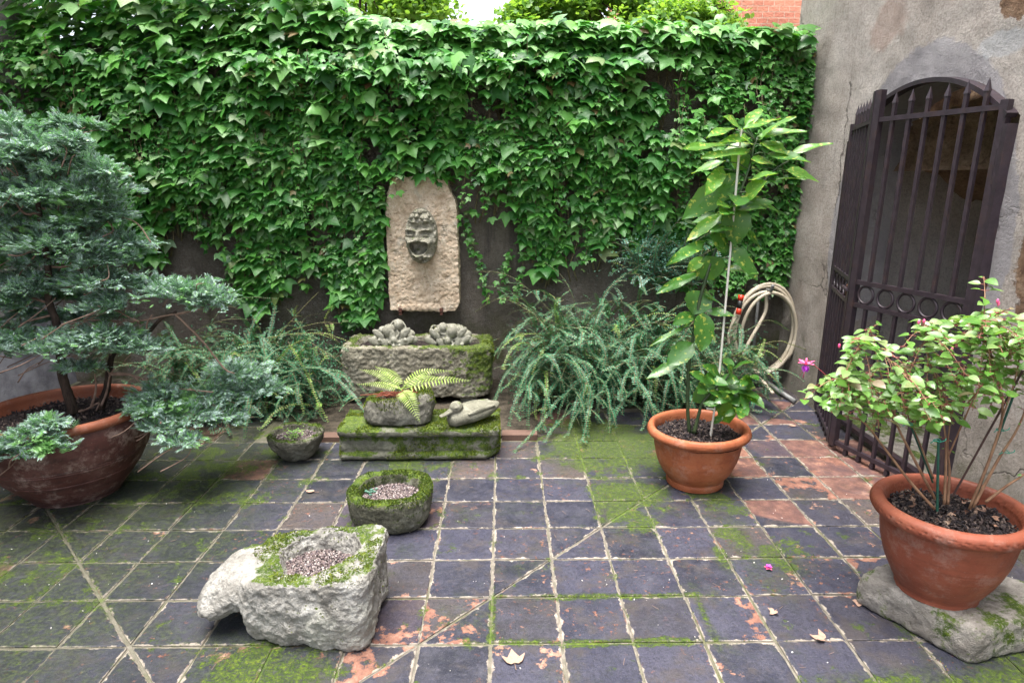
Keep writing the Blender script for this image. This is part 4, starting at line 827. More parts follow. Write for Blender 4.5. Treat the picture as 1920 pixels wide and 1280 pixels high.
# mask: a modelled relief, head in the round
NU, NV = 150, 210
u, v = np.meshgrid(np.linspace(-1, 1, NU), np.linspace(-1, 1, NV), indexing='ij')
hc = px_(420, 557); HW, HH = 0.5 * (px_(557, 560)[0] - px_(283, 560)[0]), 0.5 * (px_(420, 318)[2] - px_(420, 797)[2])
# map square to disc
uu = u * np.sqrt(1 - v ** 2 / 2); vv = v * np.sqrt(1 - u ** 2 / 2); rr = np.sqrt(uu ** 2 + vv ** 2)
gx = lambda a: (a - 420) / 137.0
gy = lambda b: (557 - b) / 240.0
def g(a, b, sa, sb): return np.exp(-(((uu - gx(a)) / (sa / 137.0)) ** 2 + ((vv - gy(b)) / (sb / 240.0)) ** 2))
P3 = np.stack([uu, vv * 1.75, np.zeros_like(uu)], -1)
D = 0.120 * np.sqrt(np.maximum(1 - rr ** 3.0, 0)) ** 0.8
def cells(sc_, seed):
    Q = P3 * sc_; i = np.floor(Q[..., :2]); best = np.full(uu.shape, 9.0)
    for dx in (-1, 0, 1):
        for dy in (-1, 0, 1):
            ii = (i + [dx, dy]).astype(np.int64); cxx = ii[..., 0] + _h(ii[..., 0], ii[..., 1], 0 * ii[..., 0], seed); cyy = ii[..., 1] + _h(ii[..., 0], ii[..., 1], 0 * ii[..., 0], seed + 5)
            best = np.minimum(best, np.hypot(Q[..., 0] - cxx, Q[..., 1] - cyy))
    return best
hair = sstep(gy(455), gy(420), vv) ; side = sstep(0.72, 0.9, np.abs(uu - 0.02)); beard = sstep(gy(690), gy(735), vv) if False else sstep(0, 1, (gy(690) - vv) / 0.16)
curl = 0.036 * (1 - np.clip(cells(3.1, 3) / 0.6, 0, 1) ** 2)
hairmask = np.clip(hair + side * 0.8 + beard, 0, 1)
D += hairmask * (0.016 + curl * (rr < 0.97))
D -= 0.014 * g(405, 480, 95, 22) * (1 - hair)
for a in (338, 465):
    D -= 0.034 * g(a, 530, 46, 26); D += 0.034 * g(a, 540, 32, 15); sg_ = -1 if a < 400 else 1; D += 0.020 * g(a - sg_ * 26, 506, 26, 13) + 0.024 * g(a, 494, 30, 13) + 0.018 * g(a + sg_ * 30, 498, 26, 14); D -= 0.010 * g(a, 557, 34, 6)
D += 0.042 * g(398, 540, 19, 42) + 0.042 * g(396, 582, 32, 17)              # nose
D -= 0.012 * (g(378, 596, 9, 7) + g(414, 596, 9, 7))
D += 0.026 * (g(325, 600, 38, 34) + g(490, 600, 44, 36))                  # cheeks
vm_ = (vv - gy(655)) / (56 / 240.0) - 0.35 * ((uu - gx(402)) / (74 / 137.0)) ** 2; mo_ = np.abs((uu - gx(402)) / (80 / 137.0)) ** 2.4 + np.abs(vm_) ** 2.2
D += 0.013 * np.exp(-((np.sqrt(mo_) - 1.10) / 0.16) ** 2)                 # lips and moustache
D -= 0.085 * sstep(1.0, 0.72, mo_)
D += 0.066 * g(398, 692, 40, 28)                                         # tongue
D += 0.004 * fbm(P3 * 1.0, 9, 3, 3) + 0.003 * fbm(P3, 30, 2, 4)
D = np.where(rr > 0.985, -0.02, np.maximum(D, -0.005))
MP = np.stack([hc[0] + uu * HW, TAB - 0.006 - D, hc[2] + vv * HH], -1)
o = build("face", gridmesh(MP[:, ::-1]), M_MASK, tb, smooth=True)
MOSSY.append((o, 500, 0.006, 0.2, -1, M_MOSS_D))

# ================================================================ POTS
def rope(amp, n, r0):
    def f(a, z): return 1.0
    return f
def pot(name, c, prof, mat, label, rim_from=None, rim_mat=None, seg=160, soil_r=None, soil_z=None, rope_z=None, tilt=None):
    t = thing(name, c, label, "plant pot", "terracotta pots in the courtyard")
    def mk(p):
        V, F = lathe(p, c, seg)
        a = np.arctan2(V[:, 1] - c[1], V[:, 0] - c[0]); z = V[:, 2] - c[2]; r = np.hypot(V[:, 0] - c[0], V[:, 1] - c[1])
        d = 0.006 * np.sin(a * 2 + 1) * r / 0.3 + 0.0025 * fbm(V, 7, 3, 6)
        if rope_z:
            m = np.exp(-((z - rope_z[0]) / rope_z[1]) ** 2); d = d + 0.003 * m * np.sign(np.sin(a * rope_z[2] + z * 120))
        V[:, 0] += d * np.cos(a); V[:, 1] += d * np.sin(a); V[:, 2] += 0.0025 * np.sin(a + 2) * (z > 0.1); return V, F
    if rim_from is None: build("body", mk(prof), mat, t, smooth=True)
    else:
        build("body", mk(prof[:rim_from + 1]), mat, t, smooth=True); build("rim", mk(prof[rim_from:]), rim_mat, t, smooth=True)
    rs, az = np.meshgrid(np.linspace(0.02, soil_r + .012, 26), np.linspace(0, 2 * math.pi, 65), indexing='ij')
    P = np.stack([c[0] + rs * np.cos(az), c[1] + rs * np.sin(az), np.full_like(rs, c[2] + soil_z)], -1); P[:, -1] = P[:, 0]
    P[..., 2] += 0.014 * fbm(P, 12, 4, 3) - 0.01 * (rs / soil_r) ** 2
    n = 1500; q = np.sqrt(rng.random(n)) * soil_r; b = rng.random(n) * 2 * math.pi
    pp = np.stack([c[0] + q * np.cos(b), c[1] + q * np.sin(b), c[2] + soil_z + 0.004 + rng.random(n) * 0.008 - 0.01 * (q / soil_r) ** 2], 1)
    gv, gf = gridmesh(P)
    build("soil", [(gv, gf, 0), (*scatter(PEB, pp, rand_rot(n, .004, .013, (.25, .7))), 1)], [M_SOIL, M_BARK_CHIP], t)
    return t
def fine(p, n=5):
    p = np.array(p, float); return catmull(p, n)
cp = pot("terracotta_pot", (1.015, 3.05, 0.0), fine([(.02, 0.001), (.132, 0.001), (.146, .012), (.147, .03), (.146, .042), (.178, .085), (.205, .15), (.218, .21), (.223, .255), (.228, .272), (.243, .276), (.256, .288), (.259, .305), (.252, .322), (.238, .327), (.226, .320), (.219, .30), (.213, .26), (.20, .2)], 5),
         M_TERRA, "round orange terracotta pot of the tall spotted laurel", None, None, 200, .214, .278, (.292, .012, 95))
lp = pot("terracotta_pot", (-2.225, 3.0, 0.0), fine([(.02, 0.001), (.185, 0.001), (.20, .012), (.262, .09), (.30, .142), (.304, .147), (.303, .153), (.309, .158), (.336, .212), (.3415, .219), (.341, .226), (.3455, .232), (.345, .239), (.349, .245), (.366, .31), (.373, .37), (.368, .405), (.366, .415), (.376, .418), (.386, .432), (.384, .452), (.370, .463), (.352, .460), (.343, .445), (.336, .40), (.31, .33)], 4),
         M_TERRA_L, "largest pot, dark stained terracotta with ridged bands, under the conifer", 17 * 4, M_RIM_L, 140, .34, .40)
rp = pot("terracotta_pot", (1.56, 1.957, 0.132), fine([(.02, 0.001), (.120, 0.001), (.130, .008), (.133, .022), (.150, .055), (.178, .115), (.198, .18), (.208, .245), (.213, .283), (.224, .288), (.240, .298), (.246, .316), (.242, .335), (.226, .346), (.210, .343), (.200, .325), (.194, .29), (.18, .22)], 5),
         M_TERRA_R, "red-brown terracotta pot of the fuchsia, raised on the pale stone block", None, None, 200, .196, .292, (.318, .010, 80))
# ================================================================ PLANTS
def tri(*f): return np.array(f)
def ivy_template():
    half = [(0.0, 0.02, .0), (.20, -.10, -.02), (.40, .0, -.06), (.52, .20, -.10), (.66, .54, -.18), (.34, .44, -.05), (.26, .58, -.06), (.12, .84, -.12)]
    rib = [(0, .02, 0), (0, .40, .05), (0, .75, -.02), (0, 1.06, -.20)]
    V = list(half) + [(-x, y, z) for x, y, z in half[1:]] + rib[1:]
    # 0..7 right, 8..14 left, 15..17 rib
    R = lambda k: k
    Lf = lambda k: 0 if k == 0 else 7 + k
    F = []
    for S, fl in ((R, 1), (Lf, 0)):
        t = [(S(0), S(1), S(2)), (S(0), S(2), 15), (S(2), S(3), 15), (S(3), S(4), S(5)), (S(3), S(5), 15), (S(5), S(6), 15), (S(6), 16, 15), (S(6), S(7), 16), (S(7), 17, 16)]
        F += [q if fl else q[::-1] for q in t]
    return np.array(V, float), np.array(F)
def ovate_template(w=.30, fold=.10, droop=.16, n=5):
    ys = np.linspace(0, 1, n + 1); V = []; F = []
    for y in ys:
        wd = w * (math.sin(math.pi * min(1, y ** 0.8)) if 0 < y < 1 else 0.0) ** 0.8 if 0 < y < 1 else 0.012
        z = -droop * y * y
        V += [(-wd, y, z + fold * wd / w * 0.8), (0, y, z), (wd, y, z + fold * wd / w * 0.8)]
    for i in range(n):
        a, b = i * 3, i * 3 + 3
        F += [(a, a + 1, b + 1, b), (a + 1, a + 2, b + 2, b + 1)]
    return np.array(V, float), np.array(F)
IVY = ivy_template(); OVA = ovate_template(); OVS = ovate_template(.36, .08, .08, 3); OVB = ovate_template(.27, .06, .08, 3)
def smoothmesh(o): o.data.polygons.foreach_set("use_smooth", np.ones(len(o.data.polygons), bool)); return o
# ---------------- ivy over the garden wall
low = [(-60, 560), (0, 540), (120, 500), (250, 490), (300, 470), (335, 430), (400, 450), (445, 560), (480, 590), (525, 560), (575, 520), (600, 495), (630, 575), (655, 612), (712, 612), (720, 420), (728, 345), (790, 328), (852, 335), (870, 410), (905, 405), (955, 380), (1000, 500), (1045, 545), (1085, 510), (1150, 490), (1210, 520), (1300, 530), (1400, 560), (1480, 540), (1520, 430), (1545, 330)]
LX = np.array([PY(a, b, 4.75)[0] for a, b in low]); LZ = np.array([PY(a, b, 4.75)[2] for a, b in low])
gaps = [(590, 425, 26, 40), (1055, 375, 20, 60), (355, 470, 40, 40), (430, 440, 22, 40), (1165, 250, 12, 16)]
GP = [(*PY(a, b, 4.75)[[0, 2]], c / 250, d / 250) for a, b, c, d in gaps]
def thick(x, z):
    P = np.stack([x, z * 0 + 3.3, z], -1)
    t = 0.07 + 0.17 * sstep(0.9, 2.1, z) + 0.08 * sstep(1.9, 2.5, z)
    t *= 1 - 0.55 * sstep(1.75, 2.15, x)
    return t * (0.8 + 0.75 * fbm(P, 2.6, 3, 61)) + 0.05 * fbm(P, 7, 2, 62)
def ivy_points(n, inner):
    x = rng.uniform(-3.46, 2.24, n); z = rng.uniform(0.35, 2.62, n)
    lo = np.interp(x, LX, LZ); P = np.stack([x, z * 0 + 1.0, z], -1)
    edge = lo + 0.10 * fbm(P, 5, 3, 71)
    keep = sstep(-0.05, 0.10, z - edge) > rng.random(n)
    thin = 0.45 + 0.55 * sstep(0.0, 0.45, z - edge)
    keep &= rng.random(n) < thin
    for gx_, gz_, rx, rz in GP: keep &= (((x - gx_) / rx) ** 2 + ((z - gz_) / rz) ** 2 > 0.5 + rng.random(n))
    holes = fbm(P * np.array([1.0, 1, 0.8]), 4.2, 3, 81)
    keep &= (holes > -0.16 - 0.22 * rng.random(n)) | (z > 2.35)
    x, z = x[keep], z[keep]; t = thick(x, z)
    dd = t * (rng.random(len(x)) * 0.8 if inner else 0.72 + 0.4 * rng.random(len(x))) + 0.02
    top = sstep(2.35, 2.6, z); y = 4.83 - dd * (1 - 0.55 * top) + top * rng.random(len(x)) * 0.35
    zz = z + 0.05 * top * rng.normal(size=len(x))
    return np.stack([x, y, zz], -1), top
def ivy_orient(P, top, sizes, tmin=24, tmax=72):
    n = len(P); th = np.radians(rng.uniform(tmin, tmax, n)) * (1 - 0.1 * top) + top * 0.25; yaw = rng.normal(0, 0.5, n)
    N = np.stack([np.sin(yaw) * np.cos(th), -np.cos(yaw) * np.cos(th), np.sin(th)], -1)
    N = norm(N + rng.normal(0, 0.13, (n, 3)))
    dn = np.tile([0, -0.25, -1.0], (n, 1)); T = norm(dn - N * np.sum(dn * N, 1, keepdims=True)); B = np.cross(N, T)
    a = rng.normal(0, 0.55, n)[:, None]; T = norm(T * np.cos(a) + B * np.sin(a))
    wx = sizes * rng.uniform(0.85, 1.2, n)
    return basis(T, N, wx, sizes, sizes * rng.uniform(0.25, 1.0, n))
ivy = thing("climbing_vine", (-0.6, 4.7, 0.5), "dense green three-lobed ivy hanging over the whole back wall", "climbing plant")
P1, t1 = ivy_points(15000, False); s1_ = rng.choice([0.042, 0.066, 0.094, 0.122], len(P1), p=[.34, .32, .24, .10]) * rng.uniform(0.85, 1.2, len(P1))
right = sstep(1.2, 1.9, P1[:, 0]); s1_ *= 1 - 0.5 * right
s1_ *= 1 - 0.35 * sstep(-2.6, -3.2, P1[:, 0])
P2, t2 = ivy_points(4800, True); s2_ = rng.uniform(0.05, 0.11, len(P2))
xr = rng.uniform(1.3, 2.25, 5200); P4a, t4 = ivy_points(9000, False); mk_ = (P4a[:, 0] > 1.25); P4, t4 = P4a[mk_], t4[mk_]; s4_ = rng.uniform(0.030, 0.06, len(P4))
# crest leaves standing on the wall top against the sky
nc = 4400; xc = rng.uniform(-3.4, 2.1, nc); hc_ = 0.34 * sstep(-0.75, -1.5, xc) + 0.05; P3_ = np.stack([xc, rng.uniform(4.62, 5.15, nc), 2.47 + 0.06 * fbm(np.stack([xc, xc * 0, xc * 0], -1), 2.5, 3, 9) + rng.random(nc) * (0.08 + hc_)], -1); t3 = np.ones(nc); s3_ = rng.uniform(0.06, 0.13, nc)
# hanging runners with small leaves
runs, stems = [], []
for k in range(250):
    x0 = rng.uniform(-3.4, 2.2); z0 = rng.uniform(1.2, 2.5); lo = float(np.interp(x0, LX, LZ)); z1 = max(lo + rng.uniform(-0.12, .5), 0.35, z0 - rng.uniform(.35, 1.0))
    if z0 - z1 < 0.2: continue
    n = max(4, int((z0 - z1) / 0.03)); zz = np.linspace(z0, z1, n); xx = x0 + np.cumsum(rng.normal(0, 0.006, n)); xx = xx + 0.03 * np.sin(zz * 5 + k)
    yy = 4.83 - np.maximum(thick(xx, zz), 0.03) - 0.035
    path = np.stack([xx, yy, zz], -1); stems.append(tube(path[::2] if n > 6 else path, 0.0022, 4)); runs.append(path + rng.normal(0, .018, path.shape))
for pts in ([(872, 395), (880, 440), (893, 480), (905, 520), (915, 560)], [(960, 470), (945, 510), (940, 560)], [(985, 470), (975, 520), (965, 555)], [(1490, 470), (1495, 510), (1500, 540)]):
    path = catmull([PY(a, b, 4.79) for a, b in pts], 7); stems.append(tube(path, .002, 4)); runs += [path + rng.normal(0, .016, path.shape), path + rng.normal(0, .02, path.shape)]
P5 = np.concatenate(runs); s5 = rng.uniform(0.022, 0.052, len(P5)); P5[:, 1] = np.minimum(P5[:, 1], 4.80)
ok1 = lambda P: P[:, 2] > 0.3
parts = [scatter(IVY, P, ivy_orient(P, t, s)) for P, t, s in ((P1, t1, s1_), (P2, t2, s2_), (P4, t4, s4_), (P3_, t3, s3_), (P5, P5[:, 0] * 0, s5))]
smoothmesh(build("foliage", parts, M_IVY, ivy))
for k in range(70):   # woody stems climbing behind the leaves
    x0 = rng.uniform(-3.3, 2.1); lo = float(np.interp(x0, LX, LZ)); n = 12; zz = np.linspace(max(lo - .05, .2), 2.45, n); xx = x0 + np.cumsum(rng.normal(0, 0.03, n))
    stems.append(tube(np.stack([xx, 4.81 - 0.02 * rng.random(n), zz], -1), [0.006, 0.003], 5))
put(build("stems", stems, M_VINE, ivy, smooth=True), "stuff")

# ---------------- box honeysuckle shrubs (arching twigs of paired leaves)
def arch_twig(p, az, el, L, droop, n):
    d = np.array([math.cos(az) * math.cos(el), math.sin(az) * math.cos(el), math.sin(el)]); pts = [np.array(p)]; st = L / n
    wv = rng.normal(0, 0.35)
    for i in range(n):
        d = norm(d + np.array([-math.sin(az) * wv / n, math.cos(az) * wv / n, -droop / n * (0.3 + 1.4 * i / n)])); q = pts[-1] + d * st
        q[1] = min(q[1], 4.80); q[2] = max(q[2], 0.02 + 0.02 * rng.random()); pts.append(q)
    return np.array(pts)
def twig_leaves(path, step, s0, s1, spread=1.0, young=0.0):
    seg = np.linalg.norm(np.diff(path, axis=0), axis=1); cum = np.r_[0, np.cumsum(seg)]; u_ = np.arange(step * 2, cum[-1], step)
    C = np.stack([np.interp(u_, cum, path[:, k]) for k in range(3)], 1); T = norm(np.stack([np.interp(u_, cum, np.gradient(path[:, k])) for k in range(3)], 1))
    side = norm(np.cross(T, [0, 0, 1.0]) + 1e-4); up = np.cross(side, T); s = (s1 + (s0 - s1) * (u_ / cum[-1])) * rng.uniform(0.8, 1.15, len(u_))
    pos, M = [], []
    ph = rng.normal(0, 0.25)
    for sg in (-1, 1):
        sv = norm(sg * side * math.cos(ph) + up * (0.22 + math.sin(ph) * sg) + T * 0.16 + rng.normal(0, .10, C.shape)); nv = norm(up - sv * np.sum(up * sv, 1, keepdims=True) + T * 0.1)
        pos.append(C); M.append(basis(sv, nv, s, s, s))
    return np.concatenate(pos), np.concatenate(M)
def shrub(name, label, base, twigs, mats, leaf=OVB, filler=None, step=.0145, s0=.013, s1=.024, side=7.0):
    t = thing(name, base, label, "shrub")
    old, yng, st = [], [], []
    full = []
    for path, y in twigs:
        full.append((path, y)); L_ = np.linalg.norm(path[-1] - path[0])
        for _ in range(int(L_ * side)):
            j = int(rng.uniform(.15, .9) * (len(path) - 1)); d = norm(path[j + 1] - path[j]); q = norm(d * .7 + rng.normal(0, .55, 3) + [0, -.15, .1]); full.append((arch_twig(path[j], math.atan2(q[1], q[0]), math.asin(np.clip(q[2], -1, 1)), rng.uniform(.05, .15), rng.uniform(.2, 1.2), 5), y or rng.random() < .03))
    for path, y in full:
        st.append(tube(path, [0.0028, 0.0012], 4)); (yng if y else old).append(twig_leaves(path, step * (1.1 if y else 1), s0 * (.8 if y else 1), s1 * (.85 if y else 1)))
    parts = []
    if old: P, M = np.concatenate([a for a, b in old]), np.concatenate([b for a, b in old]); parts.append((*scatter(leaf, P, M), 0))
    if yng: P, M = np.concatenate([a for a, b in yng]), np.concatenate([b for a, b in yng]); parts.append((*scatter(leaf, P, M), 1))
    if filler is not None:
        n = len(filler); nn = norm(np.stack([rng.normal(0, .6, n), rng.normal(-.4, .6, n), np.abs(rng.normal(.7, .4, n))], 1)); tt = norm(rng.normal(size=(n, 3)))
        tt = norm(tt - nn * np.sum(tt * nn, 1, keepdims=True)); s = rng.uniform(s0 * .8, s1 * .8, n); parts.append((*scatter(leaf, filler, basis(tt, nn, s, s, s)), 0))
    smoothmesh(build("foliage", parts, mats, t)); build("stems", st, M_VINE, t); return t
tw = []
for k in range(420):
    x = rng.uniform(0.22, 1.75); hgt = rng.uniform(0.05, 0.60) * (1 if x < 1.25 else .7); p = (x, rng.uniform(4.1, 4.6), hgt)
    az = math.radians(-90 + rng.normal(0, 80)); el = math.radians(rng.uniform(-10, 70)); L = rng.uniform(0.25, 0.62) * (1 if x < 1.2 else .7)
    if rng.random() < .3: az = math.radians(rng.uniform(120, 240) if x < .7 else rng.uniform(-60, 60))
    tw.append((arch_twig(p, az, el, L, rng.uniform(0.8, 2.5), 16), rng.random() < 0.05))
for k in range(70):      # low curtain over the bed edge and tiles
    x = rng.uniform(0.05, 1.2); p = (x, rng.uniform(3.95, 4.3), rng.uniform(.15, .45)); tw.append((arch_twig(p, math.radians(-90 + rng.normal(0, 40)), math.radians(rng.uniform(10, 55)), rng.uniform(.4, .8), rng.uniform(2.2, 3.6), 16), rng.random() < .08))
def ptwig(pts, d0, d1, y=False, n=6): return (catmull([PY(a, b, d0 + (d1 - d0) * i / (len(pts) - 1)) for i, (a, b) in enumerate(pts)], n), y)
tw += [ptwig([(1080, 640), (1010, 560), (950, 515), (885, 508)], 4.4, 4.55), ptwig([(1060, 650), (1000, 590), (940, 560), (890, 585)], 4.4, 4.5, True), ptwig([(1080, 700), (1000, 660), (950, 700), (925, 760)], 4.3, 3.9), ptwig([(1100, 640), (1075, 560), (1055, 520), (1020, 490)], 4.4, 4.5),
       ptwig([(1110, 760), (1060, 740), (1010, 800), (960, 852)], 4.0, 3.42), ptwig([(1120, 740), (1080, 760), (1040, 800), (1020, 830)], 4.0, 3.5), ptwig([(1100, 660), (1130, 560), (1165, 520), (1185, 510)], 4.3, 4.5), ptwig([(1150, 640), (1220, 590), (1290, 600), (1330, 640)], 4.3, 4.1, True),
       ptwig([(1390, 660), (1450, 640), (1490, 648), (1515, 658)], 4.35, 4.4, True), ptwig([(1370, 690), (1420, 690), (1460, 715), (1480, 735)], 4.1, 4.1), ptwig([(1350, 640), (1400, 620), (1440, 600), (1480, 620)], 4.4, 4.5)]
f_ = rng.normal(size=(22000, 3)) * np.array([.42, .15, .15]) + np.array([.82, 4.42, .24]); f_ = f_[(f_[:, 2] > .03) & (f_[:, 1] < 4.8) & (f_[:, 0] > .02) & (f_[:, 0] < 1.95)]
shrub("box_honeysuckle", "arching small-leaved green shrub sprawling right of the trough, behind the laurel pot", (0.8, 4.4, 0.03), tw, [M_BOX, M_BOXY], filler=f_)
tw = []
for k in range(330):
    x = rng.uniform(-2.35, -1.28); p = (x, rng.uniform(4.0, 4.5), rng.uniform(0.02, .42)); az = math.radians(-90 + rng.normal(0, 80)); tw.append((arch_twig(p, az, math.radians(rng.uniform(-10, 65)), rng.uniform(.25, .55), rng.uniform(.9, 2.6), 14), rng.random() < .05))
tw += [ptwig([(470, 690), (530, 620), (570, 575), (598, 547)], 4.3, 4.4, True), ptwig([(460, 660), (540, 622), (600, 605), (640, 606)], 4.3, 4.3, True), ptwig([(440, 650), (520, 630), (600, 625), (655, 640)], 4.2, 4.1, True), ptwig([(500, 700), (560, 640), (610, 660), (650, 690)], 4.1, 3.9, True),
       ptwig([(340, 700), (360, 630), (420, 600), (490, 600)], 4.3, 4.4), ptwig([(350, 690), (330, 640), (318, 615)], 4.3, 4.4), ptwig([(520, 700), (600, 690), (660, 740), (690, 778)], 4.0, 3.5), ptwig([(540, 640), (575, 700), (590, 740), (615, 790)], 4.0, 3.7, True), ptwig([(480, 700), (470, 760), (462, 800)], 3.8, 3.6), ptwig([(380, 680), (400, 600), (450, 560), (520, 560)], 4.3, 4.5)]
f_ = rng.normal(size=(15000, 3)) * np.array([.28, .15, .13]) + np.array([-1.70, 4.34, .20]); f_ = f_[(f_[:, 2] > .03) & (f_[:, 1] < 4.8) & (f_[:, 0] < -1.08)]
shrub("box_honeysuckle", "arching small-leaved green shrub between the conifer pot and the stone trough", (-1.8, 4.3, 0.03), tw, [M_BOX, M_BOXY], filler=f_)
# blue-green shrub against the wall behind the laurel
tw = []
for k in range(75):
    c = PY(rng.uniform(1185, 1300), rng.uniform(470, 540), 4.6); tw.append((arch_twig(c, math.radians(rng.uniform(150, 390)), math.radians(rng.uniform(5, 85)), rng.uniform(.15, .38), rng.uniform(.2, 1.4), 10), False))
c0 = PY(1240, 490, 4.62); f_ = rng.normal(size=(2200, 3)) * np.array([.16, .06, .09]) + c0; f_ = f_[f_[:, 1] < 4.8]
tw.append((np.array([(c0[0] + .05, 4.7, .03), (c0[0] + .02, 4.72, .4), (c0[0], 4.68, .8)]), False))
shrub("blue_green_shrub", "blue-green fine-leaved shrub against the ivy, directly behind the tall laurel", (c0[0], 4.7, .03), tw, [M_BLUE, M_BOXY], filler=f_, step=.014, s0=.016, s1=.022)

# ---------------- conifer in the big pot
def spray_template():
    V, F = [], []
    def blade(p, a, L, w_, z):
        d = np.array([math.sin(a), math.cos(a)]); s = np.array([d[1], -d[0]]); b = len(V); p = np.array(p)
        for q, zz in ((p, z), (p + d * L * .5 + s * w_, z + .02), (p + d * L, z - .05), (p + d * L * .5 - s * w_, z + .02)): V.append((*q, zz))
        F.append((b, b + 1, b + 2, b + 3))
    blade((0, 0), 0, 1.0, .045, 0)
    for i, y in enumerate((.12, .26, .40, .54, .68, .80)):
        L = .58 * (1 - y * .62)
        for sg in (-1, 1):
            a = sg * (.72 - .1 * y); blade((0, y), a, L, .04, .01 * i)
            if i < 4:
                m = (math.sin(a) * L * .45, y + math.cos(a) * L * .45); blade(m, a - sg * .62, L * .45, .032, .02)
    return np.array(V, float), np.array(F)
SPR = spray_template()
con = thing("potted_conifer", (-2.2, 3.02, 0.40), "blue-green layered conifer with bare twisting branches in the large dark pot", "conifer")
pads = [(20, 245, 60, 34, 3.1), (75, 285, 80, 40, 3.05), (10, 320, 90, 50, 3.15), (130, 325, 70, 36, 3.1), (165, 370, 70, 40, 3.0), (70, 375, 90, 45, 3.0), (205, 405, 42, 22, 3.05), (150, 415, 80, 34, 3.05), (235, 462, 60, 34, 3.1), (200, 485, 70, 28, 3.05), (110, 465, 90, 40, 2.95), (30, 460, 80, 44, 3.1),
        (330, 553, 90, 38, 3.05), (395, 568, 62, 44, 3.1), (270, 535, 60, 26, 3.2), (190, 530, 80, 32, 3.0), (140, 555, 40, 20, 3.3), (45, 525, 60, 26, 3.2), (15, 570, 50, 24, 3.1), (190, 635, 90, 34, 2.95), (250, 655, 60, 26, 2.95), (110, 655, 70, 32, 2.9), (35, 645, 70, 40, 3.0), (150, 690, 40, 14, 2.95),
        (440, 705, 66, 34, 3.25), (480, 735, 60, 32, 3.25), (390, 745, 80, 34, 3.15), (350, 780, 90, 34, 3.0), (300, 750, 55, 40, 3.0), (420, 785, 50, 24, 3.1), (300, 800, 50, 20, 2.9), (345, 828, 44, 16, 2.85), (270, 770, 40, 16, 2.9),
        (60, 820, 70, 28, 2.62), (20, 850, 50, 24, 2.6), (90, 842, 40, 13, 2.58), (85, 795, 40, 16, 2.65), (-40, 420, 90, 120, 3.1), (-60, 620, 80, 60, 3.0)]
for _ in range(62):   # small in-between pads tie the tiers together
    pads.append((rng.uniform(-10, 215), rng.uniform(235, 660), rng.uniform(18, 42), rng.uniform(10, 24), rng.uniform(2.92, 3.3)))
sp_pos, sp_dir, sp_nrm, sp_len = [], [], [], []
padw = []
for a, b, rx, ry, d in pads:
    c = PY(a, b, d); k = d / F_PX * 1.02; Rx, Rz, Ry = rx * k, ry * k, rx * k * .75; padw.append((c, Rx, Ry, Rz))
    n = int(70 + 14000 * Rx * Rz)
    q = norm(rng.normal(size=(n, 3)) * [1, 1, 1]); q[:, 2] = np.where(q[:, 2] < -.25, -q[:, 2] * .5, q[:, 2]); r_ = rng.uniform(.45, 1.02, n)[:, None]
    lump = 1 + 0.45 * vnoise(q * 2.6 + c * 9, 1.0, 5)[:, None] + 0.10 * rng.normal(size=(n, 1))
    pos = c + q * r_ * lump * [Rx, Ry, Rz]; sp_pos.append(pos)
    dr = norm(q * [1, 1, .55] + [0, -.1, .12] + rng.normal(0, .35, (n, 3))); nr = norm(np.array([0, 0, 1.0]) + q * .45 + rng.normal(0, .35, (n, 3)))
    sp_dir.append(dr); sp_nrm.append(nr); sp_len.append(rng.uniform(.034, .068, n))
sp_pos, sp_dir, sp_nrm, sp_len = map(np.concatenate, (sp_pos, sp_dir, sp_nrm, sp_len))
build("foliage", scatter(SPR, sp_pos - sp_dir * sp_len[:, None] * .4, basis(sp_dir, sp_nrm, sp_len, sp_len, sp_len)), M_CONI, con)
tp = lambda pts, d: [PY(a, b, d if np.ndim(d) == 0 else d[i]) for i, (a, b) in enumerate(pts)]
def bark(path, r0, r1, n=10):
    P = catmull(path, n); V, F = tube(P, [r0, r1], 12); V = V + norm(V - V.mean(0)) * 0.0 + (0.18 * r0 * fbm(V, 45, 3, 2))[:, None] * norm(V - P[np.minimum(np.arange(len(V)) // 12, len(P) - 1)]); return V, F
build("trunk", [bark(tp([(138, 775), (128, 740), (116, 699), (112, 640), (104, 600), (91, 560), (90, 500), (78, 430), (69, 370), (52, 300), (40, 250)], 3.04), .024, .008), bark(tp([(188, 765), (200, 730), (204, 700), (215, 660), (262, 640), (300, 600), (330, 585)], [3.1, 3.1, 3.1, 3.1, 3.1, 3.08, 3.05]), .020, .006)], M_BARK, con, smooth=True)
br = [[(91, 568), (50, 556), (10, 552), (-40, 540)], [(110, 618), (70, 622), (20, 615), (-30, 600)], [(110, 625), (140, 605), (180, 600), (250, 603), (320, 590), (345, 588)], [(111, 630), (150, 605), (200, 570), (240, 560)], [(90, 500), (120, 500), (170, 490), (215, 470)], [(69, 390), (100, 392), (150, 385)], [(72, 400), (40, 395), (0, 318)],
      [(205, 700), (235, 700), (262, 708), (278, 718)], [(205, 702), (230, 702), (250, 705), (272, 722), (300, 725), (350, 730), (400, 735)], [(190, 760), (200, 735), (206, 705), (215, 690)], [(170, 765), (178, 740), (180, 722), (178, 700)], [(140, 772), (160, 768), (185, 755), (180, 770)], [(330, 590), (370, 580), (400, 575)], [(100, 590), (60, 600), (30, 610), (10, 600)], [(91, 520), (60, 530), (20, 545)], [(280, 640), (275, 610), (285, 590)], [(330, 590), (380, 640), (420, 690), (440, 700)], [(278, 720), (330, 760), (360, 775)]]
tws = [bark(tp(p, 3.05), .0065, .003, 8) for p in br]
